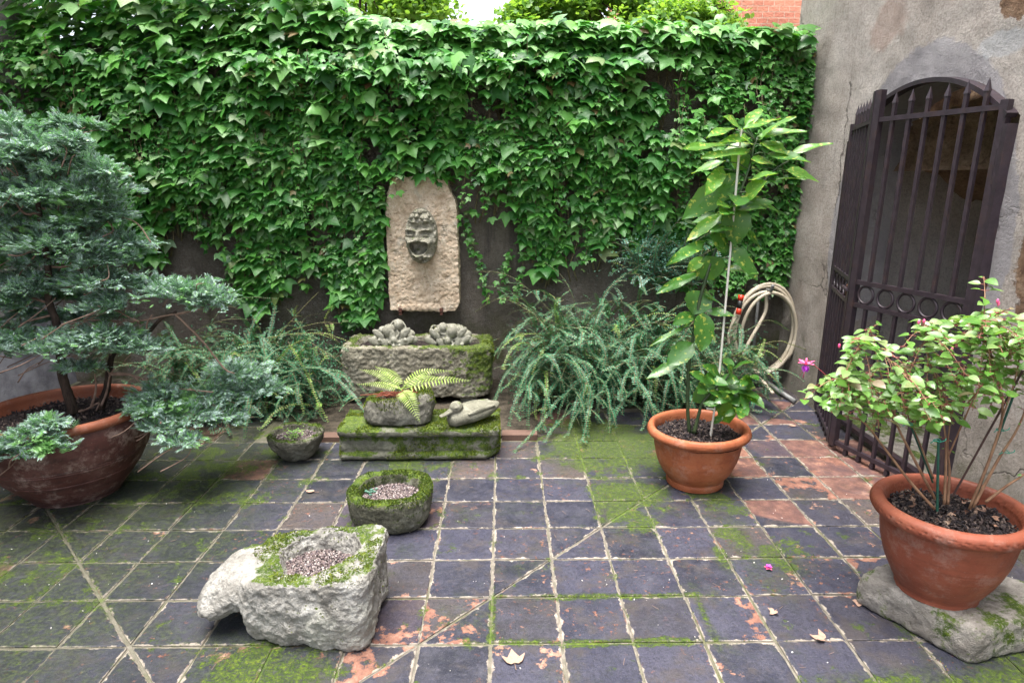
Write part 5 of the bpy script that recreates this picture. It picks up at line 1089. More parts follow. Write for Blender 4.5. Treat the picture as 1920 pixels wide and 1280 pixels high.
for c, Rx, Ry, Rz in padw:
    for _ in range(2):   # bare inner twigs reaching into each pad
        a = c + rng.normal(0, .5, 3) * [Rx, Ry, Rz]; nb = a + np.array([rng.normal(-.08, .1), rng.normal(0, .06), rng.uniform(-.14, -.02)]); m = (a + nb) / 2 + rng.normal(0, .02, 3); tws.append((*tube(catmull([nb, m, a], 5), [.0035, .0018], 5),))
put(build("branches", tws, M_TWIG, con, smooth=True), "stuff")

# ---------------- spotted laurel in the middle pot
def leaf_mesh(base, tip, width, face, fold=.18, droop=.12, n=9, serr=0.06, seed=0):
    base, tip = np.array(base), np.array(tip); d = tip - base; L = np.linalg.norm(d); y = d / L; f = np.array(face, float); z = norm(f - y * np.dot(f, y)); x = np.cross(y, z)
    V, F = [], []; r_ = np.random.default_rng(seed); wv = r_.normal(0, 1, 2)
    for i in range(n + 1):
        t = i / n; wd = width / 2 * (math.sin(math.pi * min(t, 1) ** 0.85) ** 0.75 if 0 < t < 1 else .02); wd *= 1 + serr * (1 if i % 2 else -1) * (t > .4)
        b = -droop * L * (t * t - t) * 1.6 - 0.0
        c = base + y * L * t + z * (b + 0.0); wz = 0.03 * L * math.sin(t * 7 + wv[0])
        V += [c - x * wd + z * (fold * wd + wz), c - x * wd * .5 + z * fold * wd * .42, c, c + x * wd * .5 + z * fold * wd * .42, c + x * wd + z * (fold * wd - wz)]
    for i in range(n):
        for k in range(4): F.append((i * 5 + k, i * 5 + k + 1, i * 5 + k + 6, i * 5 + k + 5))
    return np.array(V), np.array(F)
lau = thing("spotted_laurel", (1.015, 3.05, 0.28), "tall single-stemmed laurel with large yellow-spotted leaves in the orange pot", "plant")
A_ = [(665, 195, 770, 80, 60, 1), (635, 215, 525, 130, 60, 1), (600, 205, 420, 265, 45, 1), (700, 265, 480, 305, 45, 1), (550, 308, 265, 335, 50, 1), (650, 210, 895, 145, 40, 1), (745, 280, 985, 130, 60, 1), (740, 255, 1055, 225, 55, 1), (690, 350, 385, 390, 60, 1), (680, 360, 600, 460, 105, 0), (790, 362, 1080, 420, 70, 0), (950, 365, 1220, 300, 45, 1), (700, 400, 860, 440, 60, 1), (540, 410, 325, 490, 45, 1), (640, 490, 262, 780, 125, 0), (530, 450, 405, 630, 70, 1), (918, 468, 1130, 545, 80, 1), (850, 530, 1050, 525, 32, 1), (660, 640, 800, 540, 100, 1), (671, 635, 885, 735, 45, 0), (612, 620, 612, 695, 105, 0), (563, 690, 488, 690, 60, 1), (590, 690, 600, 945, 150, 0), (520, 740, 292, 920, 60, 1), (560, 960, 440, 880, 105, 0), (570, 950, 740, 1165, 80, 0), (410, 925, 165, 1065, 60, 0), (420, 1010, 460, 1160, 145, 0), (400, 1020, 295, 1115, 60, 1), (380, 1115, 100, 1250, 55, 0), (530, 1090, 750, 1120, 55, 1), (660, 850, 760, 970, 45, 0), (700, 300, 640, 260, 60, 1)]
B_ = [(388, 130, 350, 262, 122, 0), (410, 150, 475, 190, 70, 1), (350, 260, 235, 315, 60, 0), (360, 270, 300, 330, 70, 1), (400, 250, 390, 462, 105, 0), (350, 415, 205, 540, 90, 0), (320, 500, 92, 612, 45, 1), (410, 240, 580, 272, 42, 0), (300, 330, 110, 435, 24, 1),
      (500, 605, 400, 535, 50, 0), (490, 600, 385, 630, 55, 0), (500, 608, 600, 625, 55, 0), (520, 640, 512, 742, 85, 0), (470, 650, 345, 735, 80, 0), (560, 560, 690, 518, 35, 1), (565, 550, 515, 498, 40, 0), (580, 635, 690, 662, 60, 0), (520, 700, 540, 852, 100, 0), (580, 720, 645, 812, 65, 0), (440, 700, 470, 790, 60, 0), (600, 680, 705, 720, 60, 0), (620, 640, 660, 600, 45, 0), (540, 690, 600, 760, 70, 0), (430, 640, 370, 690, 60, 0), (560, 600, 530, 540, 60, 0), (610, 740, 600, 830, 60, 0), (480, 720, 450, 770, 60, 0)]
lv0, lv1, pet = [], [], []
ST = catmull(tp([(1180 + a / 2.909, 500 + b / 2.909) for a, b in ((328, 905), (318, 760), (325, 540), (345, 400), (380, 200), (410, 90))] + [(1200 + a / 3.3675, 180 + b / 3.3675) for a, b in ((470, 990), (560, 860), (590, 700), (640, 590), (690, 450), (715, 340), (740, 270))], 3.05), 8)
for i, (a, b, c, d, w_, y) in enumerate([(1200 + a / 3.3675, 180 + b / 3.3675, 1200 + c / 3.3675, 180 + d / 3.3675, w_ / 3.3675, y) for a, b, c, d, w_, y in A_] + [(1180 + a / 2.909, 500 + b / 2.909, 1180 + c / 2.909, 500 + d / 2.909, w_ / 2.909, y) for a, b, c, d, w_, y in B_]):
    d0 = 3.05 + rng.normal(0, .02); side = abs(c - a) / (abs(c - a) + abs(d - b) + 1); d1 = d0 - rng.uniform(.02, .16) * (1 if rng.random() < .72 else -1)
    if i >= len(A_) + 9: d0 -= .02; d1 -= .05
    p0, p1 = PY(a, b, d0), PY(c, d, d1); wm = w_ * 3.05 / F_PX * 1.32
    flat = y and side > .6
    face = norm(np.array([rng.normal(0, .18), -.75 if not flat else -.55, .65 if not flat else .85])) if not (w_ > 28 and not y) else norm(np.array([rng.normal(0, .15), -.9, .5]))
    if flat: wm *= 1.12
    (lv1 if (y and i < len(A_)) else lv0).append(leaf_mesh(p0, p1, wm, face, seed=i, droop=rng.uniform(.03, .16)))
    j = np.argmin(np.linalg.norm(ST - p0, axis=1)); 
    if i < len(A_) + 9 and np.linalg.norm(ST[j] - p0) < .2: pet.append(tube(np.array([ST[max(j - 2, 0)], (ST[j] + p0) / 2, p0 + (p1 - p0) * .06]), .0028, 6))
for nm, arr, m in (("leaf", lv0, M_AUC), ("leaf", lv1, M_AUC_Y)):
    for V, F in arr: smoothmesh(build(nm, (V, F), m, lau))
for q in range(18):   # fill-in leaves along the stem
    j = int(rng.uniform(.45, .99) * (len(ST) - 1)); az = rng.random() * 6.28; d = norm(np.array([math.cos(az), math.sin(az) * .8, rng.uniform(-.5, .25)])); L = rng.uniform(.10, .19)
    V, F = leaf_mesh(ST[j] + d * .02, ST[j] + d * L, L * rng.uniform(.36, .5), norm(np.array([0, -.5, .8])), seed=200 + q, droop=.1); smoothmesh(build("leaf", (V, F), M_AUC if j < len(ST) * .75 else M_AUC_Y, lau))
for q in range(16):
    c = PY(rng.uniform(1325, 1405), rng.uniform(690, 780), rng.uniform(2.88, 3.05)); d = norm(np.array([rng.normal(0, 1), rng.normal(-.5, .6), rng.uniform(-.8, .3)])); L = rng.uniform(.07, .13)
    V, F = leaf_mesh(c, c + d * L, L * rng.uniform(.4, .52), norm(np.array([0, -.6, .75])), seed=300 + q, droop=.1); smoothmesh(build("leaf", (V, F), M_AUC, lau))
side_br = catmull(tp([(1200 + a / 3.3675, 180 + b / 3.3675) for a, b in ((625, 610), (720, 590), (860, 460), (940, 410))], 3.03), 6)
low_br = catmull(tp([(1180 + a / 2.909, 500 + b / 2.909) for a, b in ((355, 905), (380, 800), (400, 740), (470, 660), (520, 620), (560, 560))], 3.0), 6)
build("stem", [tube(ST, [.0095, .0085, .006, .004], 10), tube(side_br, [.005, .003], 8), tube(low_br, [.010, .004], 8), tube(catmull(tp([(1180 + a / 2.909, 500 + b / 2.909) for a, b in ((345, 905), (372, 830), (400, 740))], 3.03), 5), [.008, .005], 8), tube(catmull([ST[20], ST[20] + [.03, -.01, .02], low_br[-8]], 6), .003, 6)] + pet, M_AUCSTEM, lau, smooth=True)
put(build("plant_stake", tube(np.array([PY(1333, 818, 3.0), PY(1350, 686, 3.03), PY(1390, 242, 3.03)]), .0055, 8), M_STAKEW, loc=PY(1333, 818, 3.0)), None, "long white cane tied along the tall laurel", "stake")
put(build("plant_stake", tube(catmull([PY(1332, 815, 2.985), PY(1339, 772, 2.985), PY(1338, 767, 2.985), PY(1325, 766, 3.0)], 5), .005, 8), M_STAKEW, loc=PY(1332, 815, 2.985)), None, "short bent white stick standing in the soil of the laurel pot", "stake")

# ---------------- fuchsia in the raised pot
fu = thing("fuchsia_bush", (1.56, 1.957, 0.42), "leafy fuchsia bush with brown woody stems in the raised red-brown pot", "plant")
f4 = lambda a, b: (1480 + a / 3.0477, 540 + b / 3.0477)
main = [([(885, 1235), (895, 1000), (890, 830), (860, 700)], 1.95, 2.0), ([(905, 1235), (915, 1050), (905, 900), (920, 760)], 1.97, 2.05), ([(830, 1262), (690, 1105), (560, 935), (430, 770), (350, 740), (240, 710)], 1.93, 2.05), ([(833, 1205), (705, 960), (612, 770), (600, 640), (560, 500)], 1.95, 2.0), ([(820, 1085), (745, 890), (690, 760), (640, 600)], 2.05, 2.1), ([(1030, 1262), (1150, 960), (1215, 745), (1205, 590), (1150, 400), (1110, 230)], 1.93, 1.95), ([(1050, 1252), (1190, 985), (1285, 835), (1345, 700), (1380, 500)], 1.92, 1.92), ([(1120, 1222), (1240, 1130), (1345, 1060), (1480, 930)], 1.92, 1.9),
        ([(890, 830), (850, 600), (800, 400), (770, 250)], 2.0, 2.0), ([(920, 760), (960, 600), (1000, 450)], 2.02, 2.0), ([(860, 700), (700, 540), (560, 400), (420, 330)], 2.0, 2.0), ([(430, 770), (350, 600), (330, 500)], 2.0, 2.0), ([(612, 770), (520, 480), (480, 300)], 2.0, 2.05), ([(970, 710), (1150, 500), (1220, 300)], 1.98, 1.95), ([(895, 990), (1050, 640), (1150, 480), (1250, 300)], 1.97, 1.94), ([(1215, 745), (1290, 520), (1330, 300)], 1.93, 1.93), ([(510, 800), (505, 700), (470, 560)], 2.0, 2.0)]
mp, st = [], []
for pts, d0, d1 in main:
    P = catmull([PY(*f4(a, b), d0 + (d1 - d0) * i / (len(pts) - 1)) for i, (a, b) in enumerate(pts)], 8); mp.append(P); thk = .0052 if P[0][2] < .55 else .0028
    st.append(tube(P, [thk, .0018], 8))
MPT = np.concatenate(mp)
lp_, lM, red = [], [], []
def f_leaves(path, k0, step, smin, smax):
    seg = np.linalg.norm(np.diff(path, axis=0), axis=1); cum = np.r_[0, np.cumsum(seg)]; u_ = np.arange(cum[-1] * k0, cum[-1] + .001, step)
    for u1 in u_:
        c = np.array([np.interp(u1, cum, path[:, k]) for k in range(3)]); az = rng.random() * 6.28
        for q in (0, math.pi):
            dr = norm(np.array([math.cos(az + q), math.sin(az + q), rng.uniform(-.35, .35)])); s = smin + (smax - smin) * rng.random() ** 1.3; pe = c + dr * .010; nrm = norm(np.array([rng.normal(0, .4), rng.normal(-.45, .35), 1.0]))
            nrm = norm(nrm - dr * np.dot(nrm, dr)); lp_.append(pe); lM.append(basis(dr[None], nrm[None], s * .92, s, s)[0]); red.append(tube(np.array([c, pe + dr * .002]), .0011, 4))
regions = [(640, 480, 340, 300, 2.0, 44), (430, 590, 170, 190, 2.02, 15), (880, 500, 130, 270, 2.0, 15), (640, 760, 260, 80, 1.98, 9), (150, 640, 80, 60, 2.05, 5), (350, 690, 120, 60, 2.03, 7), (820, 730, 180, 70, 1.95, 14), (1200, 390, 150, 270, 1.94, 28), (1330, 300, 120, 220, 1.93, 20), (1450, 330, 120, 210, 1.9, 20), (1080, 620, 110, 120, 1.96, 6)]
for a, b, ra, rb, d, n in regions:
    for _ in range(n):
        q = rng.normal(size=2); q = q / max(1, np.linalg.norm(q)) if rng.random() < .8 else q * .6
        e = PY(*f4(a + ra * q[0], b + rb * q[1]), d + rng.uniform(-.20, .16)); j = np.argmin(np.linalg.norm(MPT - e + [0, 0, -.10], axis=1)); s0 = MPT[j]
        if np.linalg.norm(e - s0) > .36: continue
        P = catmull([s0, (s0 + e) / 2 + [0, 0, .02], e], 6); st.append(tube(P, [.0018, .0010], 5)); f_leaves(P, .30, .025, .018, .052)
for P in mp[2:5] + mp[5:7]: f_leaves(P[-10:], .1, .05, .016, .03)
for P in mp: f_leaves(P[int(len(P) * .45):], .3, .09, .01, .02)
smoothmesh(build("foliage", scatter(ovate_template(.33, .10, .22, 5), np.array(lp_), np.array(lM)), M_FUCH, fu))
build("stems", st, M_FSTEM, fu, smooth=True); build("leaf_stalks", red, M_FRED, fu)["kind"] = "stuff"
# the one open flower and a few buds
def flower(c, sc_, parent, hang=True):
    S0, S1 = [], []
    for k in range(4):
        a = k * math.pi / 2 + .3; d = np.array([math.cos(a), math.sin(a), .25]); S0.append(leaf_mesh(c, c + d * .030 * sc_ + [0, 0, .002], .011 * sc_, norm(np.array([-d[0], -d[1], 1.2])), seed=k, n=6, serr=0))
    S0.append(tube(np.array([c + [0, 0, .020 * sc_], c]), [.002 * sc_, .0045 * sc_], 8))
    for k in range(5):
        a = k * 2 * math.pi / 5; d = np.array([math.cos(a) * .35, math.sin(a) * .35, -1]); S1.append(leaf_mesh(c, c + d * .020 * sc_, .016 * sc_, np.array([math.cos(a), math.sin(a), .3]), seed=k, n=6, serr=0))
    for k in range(6): S0.append(tube(np.array([c, c + np.array([rng.normal(0, .006), rng.normal(0, .006), -.036]) * sc_]), .0006 * sc_, 4))
    f = build("flower", S0, M_PINK, parent, smooth=True); build("petals", S1, M_PURPLE, f, smooth=True); return f
fc = PY(1511, 684, 2.08); flower(fc, 1.25, fu)
build("flower_stalk", [tube(catmull([PY(*f4(330, 530), 2.03), PY(*f4(240, 525), 2.05), PY(*f4(190, 480), 2.06), fc + [0, 0, .022]], 6), [.0018, .0012], 5)], M_FRED, fu)
for a, b in ((320, 515), (335, 500), (285, 522), (770, 190), (1195, 90), (285, 330), (930, 350), (740, 195), (1190, 75)):
    c = PY(*f4(a, b), 2.0 if a < 1000 else 1.94); build("bud", ellipsoid(c, (.0042, .0042, .008), None, 8, 10), M_PINK, fu, smooth=True)
def stake(a, b, d0, d1, r, m, label):
    P = np.array([PY(*f4(*a), d0), PY(*f4(*b), d1)]); put(build("plant_stake", tube(P, r, 8), m, loc=P[0]), None, label, "stake"); return P
stake((935, 1185), (1335, 470), 1.98, 1.96, .0035, M_STAKEB, "dark brown cane leaning far to the right in the fuchsia pot")
s_a = stake((845, 1272), (852, 860), 1.90, 1.92, .0042, M_STAKEG, "upright green stake at the front of the fuchsia pot")
s_b = stake((1062, 1205), (1290, 590), 1.96, 1.95, .0036, M_STAKEG, "slanted green stake beside the brown cane in the fuchsia pot")
s_c = stake((820, 1110), (700, 800), 2.04, 2.04, .0032, M_STAKEG, "thin green stake leaning left at the back of the fuchsia pot")
def tie(a, b, d, label):
    c = PY(*f4(a, b), d); ang = np.arange(20) / 20 * 6.283
    ps = [tube(np.stack([c[0] + .011 * np.cos(ang), c[1] + .011 * np.sin(ang), c[2] + .002 * np.sin(ang * 2)], 1), .0016, 5, True), tube(catmull([c + [-.01, -.008, 0], c + [-.022, -.014, .004], c + [-.03, -.012, -.004]], 4), .0014, 5), tube(catmull([c + [.008, -.010, 0], c + [.016, -.014, .006], c + [.02, -.012, .012]], 4), .0014, 5)]
    put(build("plant_tie", ps, M_TIE, loc=c, smooth=True), None, label, "plant tie", "green ties on the fuchsia")
tie(845, 870, 1.91, "green plastic tie round the upright stake at the front"); tie(1205, 808, 1.945, "green plastic tie on the slanted stake by the wall, the upper one"); tie(1235, 935, 1.93, "green plastic tie round the right woody stem, below another tie"); tie(684, 775, 2.03, "green plastic tie high on the thin left stake, among leaves")
# ---------------- fern
fe = thing("fern", (-0.625, 3.46, 0.36), "pale green fern with spreading fronds in the hollowed rock", "fern")
c4 = lambda a, b: (620 + a / 4.2676, 580 + b / 4.2676)
fr_c = (560, 640)
for i, (tip, mid, wd, dd) in enumerate((((235, 480), (420, 520), .060, (.05, .10)), ((355, 455), (480, 510), .058, (.10, .2)), ((215, 598), (400, 595), .045, (-.02, -.04)), ((965, 490), (730, 500), .062, (.06, .10)), ((1120, 570), (860, 560), .066, (-.02, -.04)), ((712, 895), (620, 700), .072, (-.12, -.24)), ((840, 530), (700, 545), .05, (.12, .22)), ((470, 600), (520, 610), .03, (-.05, -.08)))):
    P = catmull([PY(*c4(*fr_c), 3.46), PY(*c4(*mid), 3.46 + dd[0]), PY(*c4(*tip), 3.46 + dd[1])], 11); n = len(P); T = norm(np.gradient(P, axis=0)); up = np.array([0, -.35, 1.0]); pos, M = [], []
    for j in range(3, n):
        t = j / n; wdt = .85 * wd * (math.sin(math.pi * (0.12 + .88 * t) ** .7) * .9 + .05) * (1 if t < .95 else .5)
        for jj in (0, ):
            pj = P[j] * (1 - jj) + P[min(j + 1, n - 1)] * jj; sd_ = norm(np.cross(T[j], up))
            for sg in (-1, 1):
                dr = norm(sg * sd_ + T[j] * .35 + [0, 0, -.12]); nr = norm(up - dr * np.dot(up, dr) + rng.normal(0, .1, 3)); pos.append(pj); M.append(basis(dr[None], nr[None], wdt * .30 * min(1, .055 / max(wdt, .02)), wdt, wdt)[0])
    fo = build("frond", scatter(ovate_template(.30, .06, .12, 4), np.array(pos), np.array(M)), M_FERN, fe); build("stalk", tube(P, [.0022, .0008], 5), M_FERN, fo)
build("dead_stalks", [tube(catmull([np.array([-.615 + rng.normal(0, .05), 3.44 + rng.normal(0, .02), .345]), np.array([-.615 + rng.normal(0, .06), 3.42 + rng.normal(0, .02), .375]), np.array([-.615 + rng.normal(0, .08), 3.40 + rng.normal(0, .03), .37 + rng.random() * .03])], 4), .0026, 5) for _ in range(22)], M_FERNRED, fe)["kind"] = "stuff"
# weeds in the small bowl, tiny succulents in the middle bowl
wd_ = thing("weed", (-1.20, 3.38, .125), "tiny green weed sprouting in the small dark stone bowl", "plant")
P = np.array([[-1.21 + rng.normal(0, .025), 3.385 + rng.normal(0, .025), .125 + rng.random() * .045] for _ in range(110)]); d = norm(rng.normal(size=(110, 3)) * [1, 1, .5] + [0, 0, .4]); s = rng.uniform(.008, .016, 110)
build("leaves", scatter(OVS, P, basis(d, norm(np.tile([0, -.3, 1.], (110, 1)) + rng.normal(0, .3, (110, 3))), s, s, s)), M_BOXY, wd_)
wd_ = thing("succulent", (-0.64, 2.73, .12), "tiny grey-green succulent rosettes at the left inside the round bowl", "plant")
pp, dd, ss = [], [], []
for _ in range(13):
    c = np.array([-.645 + rng.normal(0, .016), 2.72 + rng.normal(0, .02), .127])
    for k in range(9): a = k * 2.4; pp.append(c); dd.append([math.cos(a), math.sin(a), .25 + .09 * k]); ss.append(.011 - .0005 * k)
ss = np.array(ss); dd = norm(np.array(dd)); build("rosettes", scatter(OVS, np.array(pp), basis(dd, np.tile([0., 0, 1.], (len(pp), 1)), ss, ss, ss)), M_BLUE, wd_)
# ---------------- trees and a shrub beyond the wall
def tree(name, label, base, crowns, n, ls, th):
    t = thing(name, base, label, "tree", "trees beyond the ivy wall"); b = np.array(base); pos = []
    n = n * 4; top = np.array(crowns[0][0]) - [0, 0, .25]; tr = [tube(catmull([b, b + (top - b) * .5 + rng.normal(0, .06, 3), top], 8), [th, th * .35], 8)]
    for c, r in crowns:
        c = np.array(c); q = norm(rng.normal(size=(n, 3))) * (rng.random((n, 1)) ** .45) * r * (1 + .35 * rng.normal(size=(n, 1)) * .4); P = c + q
        P = P[fbm(P, 3.0, 2, 91) > -.22]; pos.append(P)
        for _ in range(7):
            e = c + norm(rng.normal(size=3)) * r * .8; tr.append(tube(catmull([b + (top - b) * rng.uniform(.5, .9), (c + e) / 2, e], 5), [th * .3, th * .08], 5))
    P = np.concatenate(pos); m = len(P); nn = norm(rng.normal(0, .6, (m, 3)) + [0, -.2, .9]); tt = rng.normal(size=(m, 3)); tt = norm(tt - nn * np.sum(tt * nn, 1, keepdims=True)); s = rng.uniform(ls * .7, ls * 1.3, m)
    smoothmesh(build("crown", scatter(OVS, P, basis(tt, nn, s, s, s)), M_TREE, t)); build("trunk", tr, M_BARK, t, smooth=True)
tree("leafy_tree", "airy light green tree left of the bright gap above the ivy", (-1.4, 6.3, -.14), [((-1.35, 6.3, 3.15), np.array([.75, .5, .42])), ((-.80, 6.2, 3.0), np.array([.40, .4, .34])), ((-2.1, 6.5, 3.3), np.array([.7, .5, .4]))], 900, .055, .06)
tree("leafy_tree", "denser green tree right of the bright gap above the ivy", (0.7, 6.4, -.14), [((.65, 6.4, 3.15), np.array([.55, .45, .42])), ((.25, 6.3, 2.95), np.array([.30, .3, .24])), ((1.15, 6.3, 3.0), np.array([.42, .35, .3]))], 1100, .06, .07)
tree("shrubby_tree", "low feathery yellow-green bush in front of the brick house", (1.75, 6.0, -.14), [((1.7, 6.0, 2.9), np.array([.42, .3, .22])), ((1.45, 5.9, 2.85), np.array([.3, .3, .2]))], 800, .05, .04)

# ================================================================ SMALL THINGS
# hose on its hook, tap pipe
hs = thing("garden_hose", (1.98, 4.68, 0.10), "coiled beige garden hose with red connector hanging by the wall corner", "hose")
hpath = []
tt = np.linspace(0, 2 * math.pi * 4.0, 150)
for i, t in enumerate(tt):
    k = t / (2 * math.pi); cx_, cz_ = 1.985 + .012 * math.sin(k * 2.1), .475 - .012 * k; rx, rz = .245 - .010 * k + .012 * math.sin(k * 5), .355 - .012 * k * (1 + .3 * math.sin(k * 3))
    hpath.append((cx_ + rx * math.sin(t + 2.2), 4.66 - .022 * k + .012 * math.sin(t * 1.3), cz_ + rz * math.cos(t + 2.2)))
tail = [PY(1480, 640, 4.62), PY(1470, 680, 4.60), PY(1440, 705, 4.56)]
build("tube", [tube(np.array(hpath), .0130, 10), tube(catmull([PY(1437, 548, 4.6), PY(1436, 580, 4.6), PY(1425, 605, 4.58), PY(1405, 640, 4.56), PY(1392, 668, 4.55)], 8), .0130, 10), tube(catmull([PY(1384, 592, 4.57), PY(1372, 610, 4.58), PY(1366, 640, 4.6), PY(1380, 680, 4.58), PY(1400, 700, 4.5), PY(1425, 710, 4.4), PY(1450, 738, 4.25)], 8), .0120, 10)], M_HOSE, hs, smooth=True)
c = PY(1389, 558, 4.56); e = PY(1384, 590, 4.55); dv = norm(e - c)
for q0, q1, ra, rb in ((-.02, .02, .022, .020), (.075, .125, .017, .021)): build("connector", tube(np.array([c + dv * q0, c + dv * q1]), [ra, rb], 14), M_REDPL, hs, smooth=True)
build("collar", tube(np.array([c + dv * .018, c + dv * .078]), .0185, 14), M_BLKPL, hs, smooth=True)
pp_ = thing("water_pipe", (1.97, 4.78, 0.0), "thin grey water pipe rising behind the coiled hose", "pipe")
build("pipe", [tube(np.array([(1.97, 4.76, .0), (1.972, 4.76, .45), (1.975, 4.76, .78)]), .012, 10)], M_PIPE, pp_, smooth=True)
build("hook", [tube(catmull([(1.975, 4.78, .76), (1.975, 4.66, .77), (1.975, 4.56, .775), (1.975, 4.53, .82)], 6), .012, 8)], M_PIPE, pp_, smooth=True)
build("tap", [tube(np.array([(1.975, 4.76, .74), (1.98, 4.62, .74), (1.985, 4.60, .70)]), .014, 10), tube(np.array([(1.94, 4.66, .775), (2.01, 4.66, .775)]), .006, 8)], M_PIPE, pp_, smooth=True)
pr_ = PZ(1490, 752, .02); put(build("loose_pipe", tube(np.array([PZ(1420, 705, .05), pr_]), .018, 10), M_PIPE, loc=pr_, smooth=True), None, "short pale pipe lying on the tiles in the wall corner", "pipe")
# fallen leaves, a dropped flower, white chips
def dead_leaf(px, py, size, rot, label, curl=.3, tmpl=None):
    c = PZ(px, py, .004); V, F = (tmpl or IVY); V = V.copy(); V[:, 2] = curl * (V[:, 0] ** 2 * 1.2 + (V[:, 1] - .5) ** 2 * .6); ca, sa = math.cos(rot), math.sin(rot)
    W = np.stack([V[:, 0] * ca - V[:, 1] * sa, V[:, 0] * sa + V[:, 1] * ca, V[:, 2] - V[:, 2].min()], 1) * size + c
    o = smoothmesh(build("fallen_leaf", [(W, F), tube(np.array([c, c + np.array([sa * .5, -ca * .5, .0]) * size + [0, 0, .003]]), .0012, 4)], M_DEAD, loc=c)); put(o, None, label, "fallen leaf", "dry leaves on the tiles")
dead_leaf(965, 1243, .062, .15, "pale pink heart-shaped dry leaf lying on the front tiles"); dead_leaf(1545, 1200, .045, 1.0, "curled pale dry leaf on a mossy joint near the stone block", .8)
dead_leaf(1452, 1146, .030, 2.2, "small crumpled pinkish leaf between the dropped flower and the front", .9); dead_leaf(590, 922, .05, 1.4, "long curled dry leaf left of the round gravel bowl", .9, OVA); dead_leaf(1493, 798, .05, 1.5, "small tan leaf on the red tiles by the gate", .4, OVA); dead_leaf(1610, 1128, .035, 2.6, "small brown leaf touching the left corner of the stone block", .7)
fp = thing("dropped_flower", PZ(1441, 1066, .004), "pink and purple fuchsia flower fallen on a brown tile", "flower")
c = PZ(1441, 1066, .004)
build("sepals", [leaf_mesh(c + [0, 0, .004], c + np.array([math.cos(a) * .018, math.sin(a) * .018, .006]), .011, (0, 0, 1), seed=k, n=5, serr=0) for k, a in enumerate((.2, 1.3, 2.6, 3.9, 5.1))], M_PINK, fp); build("petals", [leaf_mesh(c + [0, 0, .010], c + np.array([math.cos(a) * .013, math.sin(a) * .013, .016]), .012, (0, 0, 1), seed=k, n=5, serr=0) for k, a in enumerate((.7, 2.2, 3.6, 5.3))], M_PURPLE, fp)
n = 240; P = np.stack([rng.uniform(-3, 2.1, n), rng.uniform(1.4, 4.2, n), np.full(n, .003)], 1); P[P[:, 1] > 3.6, 1] = 2.2
put(build("litter", scatter(PEB, P, rand_rot(n, .0012, .0042, (.3, .8))), M_WHITE), "stuff")
n = 170; a = rng.random(n) * 6.28; L = rng.uniform(.01, .035, n); P = np.stack([rng.uniform(-2.5, 2.0, n), rng.uniform(1.5, 3.5, n), np.full(n, .004)], 1)
put(build("debris", [tube(np.array([p, p + [math.cos(t) * l, math.sin(t) * l, .002]]), .0007, 4) for p, t, l in zip(P, a, L)], M_TWIG), "stuff")
cr_ = []   # dry leaf crumbs on the fuchsia's soil
for _ in range(26):
    q = math.sqrt(rng.random()) * .17; t = rng.random() * 6.28; c = np.array([1.56 + q * math.cos(t), 1.957 + q * math.sin(t), .132 + .305]); V = IVY[0] * [1, 1, 3]; s = rng.uniform(.010, .026)
    cr_.append((V @ rand_rot(1, s, s, (.8, 1))[0].T + c, IVY[1]))
put(build("leaf_litter", cr_, M_DEAD), "stuff")

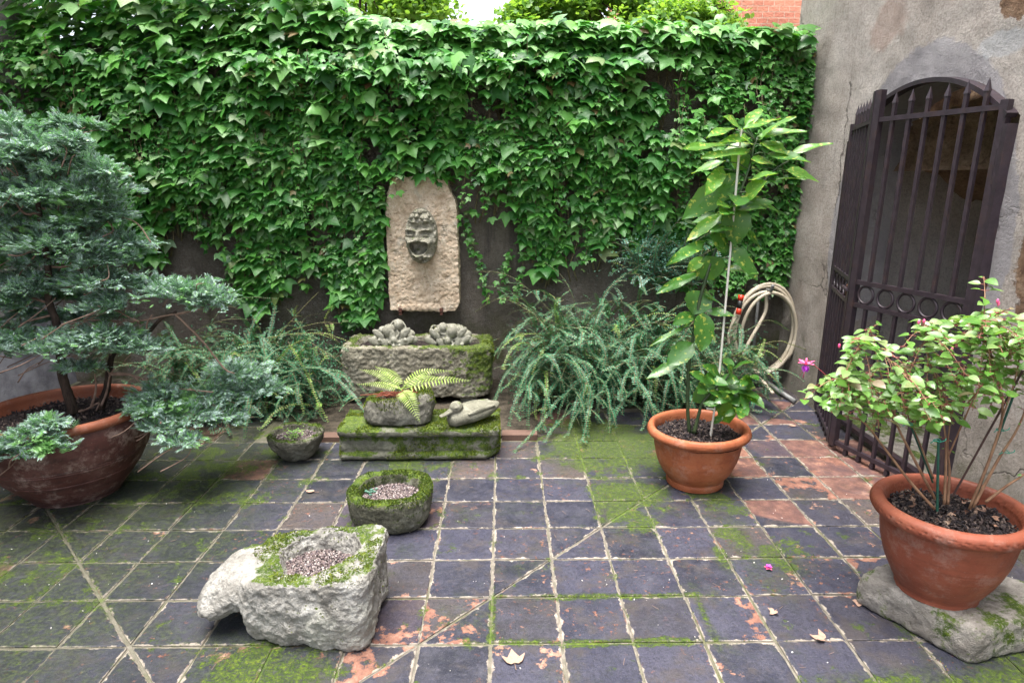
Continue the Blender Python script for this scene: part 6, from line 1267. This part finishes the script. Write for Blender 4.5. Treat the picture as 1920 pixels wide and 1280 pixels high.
# ---------------- living moss: short tufts grown on the stones and along the tile joints
BLADE = (np.array([[-.22, 0, 0], [.22, 0, 0], [0, .25, 1.0], [-.18, .12, 0], [.16, -.14, 0], [.3, -.2, .8], [-.1, -.2, 0], [.05, .22, 0], [-.35, -.05, .75]]), np.array([[0, 1, 2], [3, 4, 5], [6, 7, 8]]))
def tufts(name, P, N, size, mat, parent=None, loc=None):
    n = len(P); N = norm(N + rng.normal(0, .25, N.shape) + [0, 0, .25]); t = rng.normal(size=(n, 3)); t = norm(t - N * np.sum(t * N, 1, keepdims=True)); b = np.cross(N, t); s = size * rng.uniform(.5, 1.25, (n, 1))
    M = np.stack([t * s, b * s, N * s], -1); return put(build(name, scatter(BLADE, P, M), mat, parent, loc), "stuff")
def owner(o):
    while o.parent is not None: o = o.parent
    return o
for o, cnt, size, th_, nz_, mat, *reg in MOSSY:
    me = o.data; me.calc_loop_triangles(); nv = len(me.vertices); co = np.empty(nv * 3, np.float32); me.vertices.foreach_get("co", co); co = co.reshape(-1, 3).astype(float) + LOC[o]
    ti = np.empty(len(me.loop_triangles) * 3, np.int32); me.loop_triangles.foreach_get("vertices", ti); ti = ti.reshape(-1, 3); A, B, C3 = co[ti[:, 0]], co[ti[:, 1]], co[ti[:, 2]]
    nn = np.cross(B - A, C3 - A); ar = np.linalg.norm(nn, axis=1); nn = norm(nn); pr_ = ar / ar.sum(); k = rng.choice(len(ti), cnt * 4, p=pr_); r1 = np.sqrt(rng.random((len(k), 1))); r2 = rng.random((len(k), 1))
    P = A[k] * (1 - r1) + B[k] * r1 * (1 - r2) + C3[k] * r1 * r2; N = nn[k]; keep = (fbm(P, 9, 4, 33) + .12 * N[:, 2] > th_ + .1 + rng.normal(0, .03, len(P))) & (N[:, 2] > nz_) & (P[:, 2] > .006)
    if reg: keep &= reg[0](P)
    P, N = P[keep][:cnt], N[keep][:cnt]
    if len(P): tufts("moss", P - N * .0015, N, size, mat, owner(o))
n = 160000; P = np.stack([rng.uniform(-3.3, 2.1, n), rng.uniform(1.3, 4.0, n), np.zeros(n)], 1)
bl = np.zeros(n)
for (cx_, cy_), r_, sx_, sy_, wt in MOSSB: bl = np.maximum(bl, wt * 5 * np.exp(-(((P[:, 0] - cx_) * sx_) ** 2 + ((P[:, 1] - cy_) * sy_) ** 2) / (r_ * .6) ** 2))
u_ = np.abs(((P[:, 0] - GX) / TS + .5) % 1 - .5) * TS; v_ = np.abs(((P[:, 1] - GY) / TS + .5) % 1 - .5) * TS; joint = np.exp(-(np.minimum(u_, v_) / .012) ** 2)
val = fbm(P, 6, 4, 44) + .55 * bl + .26 * joint - .66; keep = val > rng.normal(.05, .05, n)
P = P[keep]; P[:, 2] = -.002
tufts("moss", P, np.tile([0, 0, 1.], (len(P), 1)), .0055, M_MOSS)
print("objects", len(bpy.data.objects), "polys", sum(len(o.data.polygons) for o in bpy.data.objects if o.type == 'MESH'))
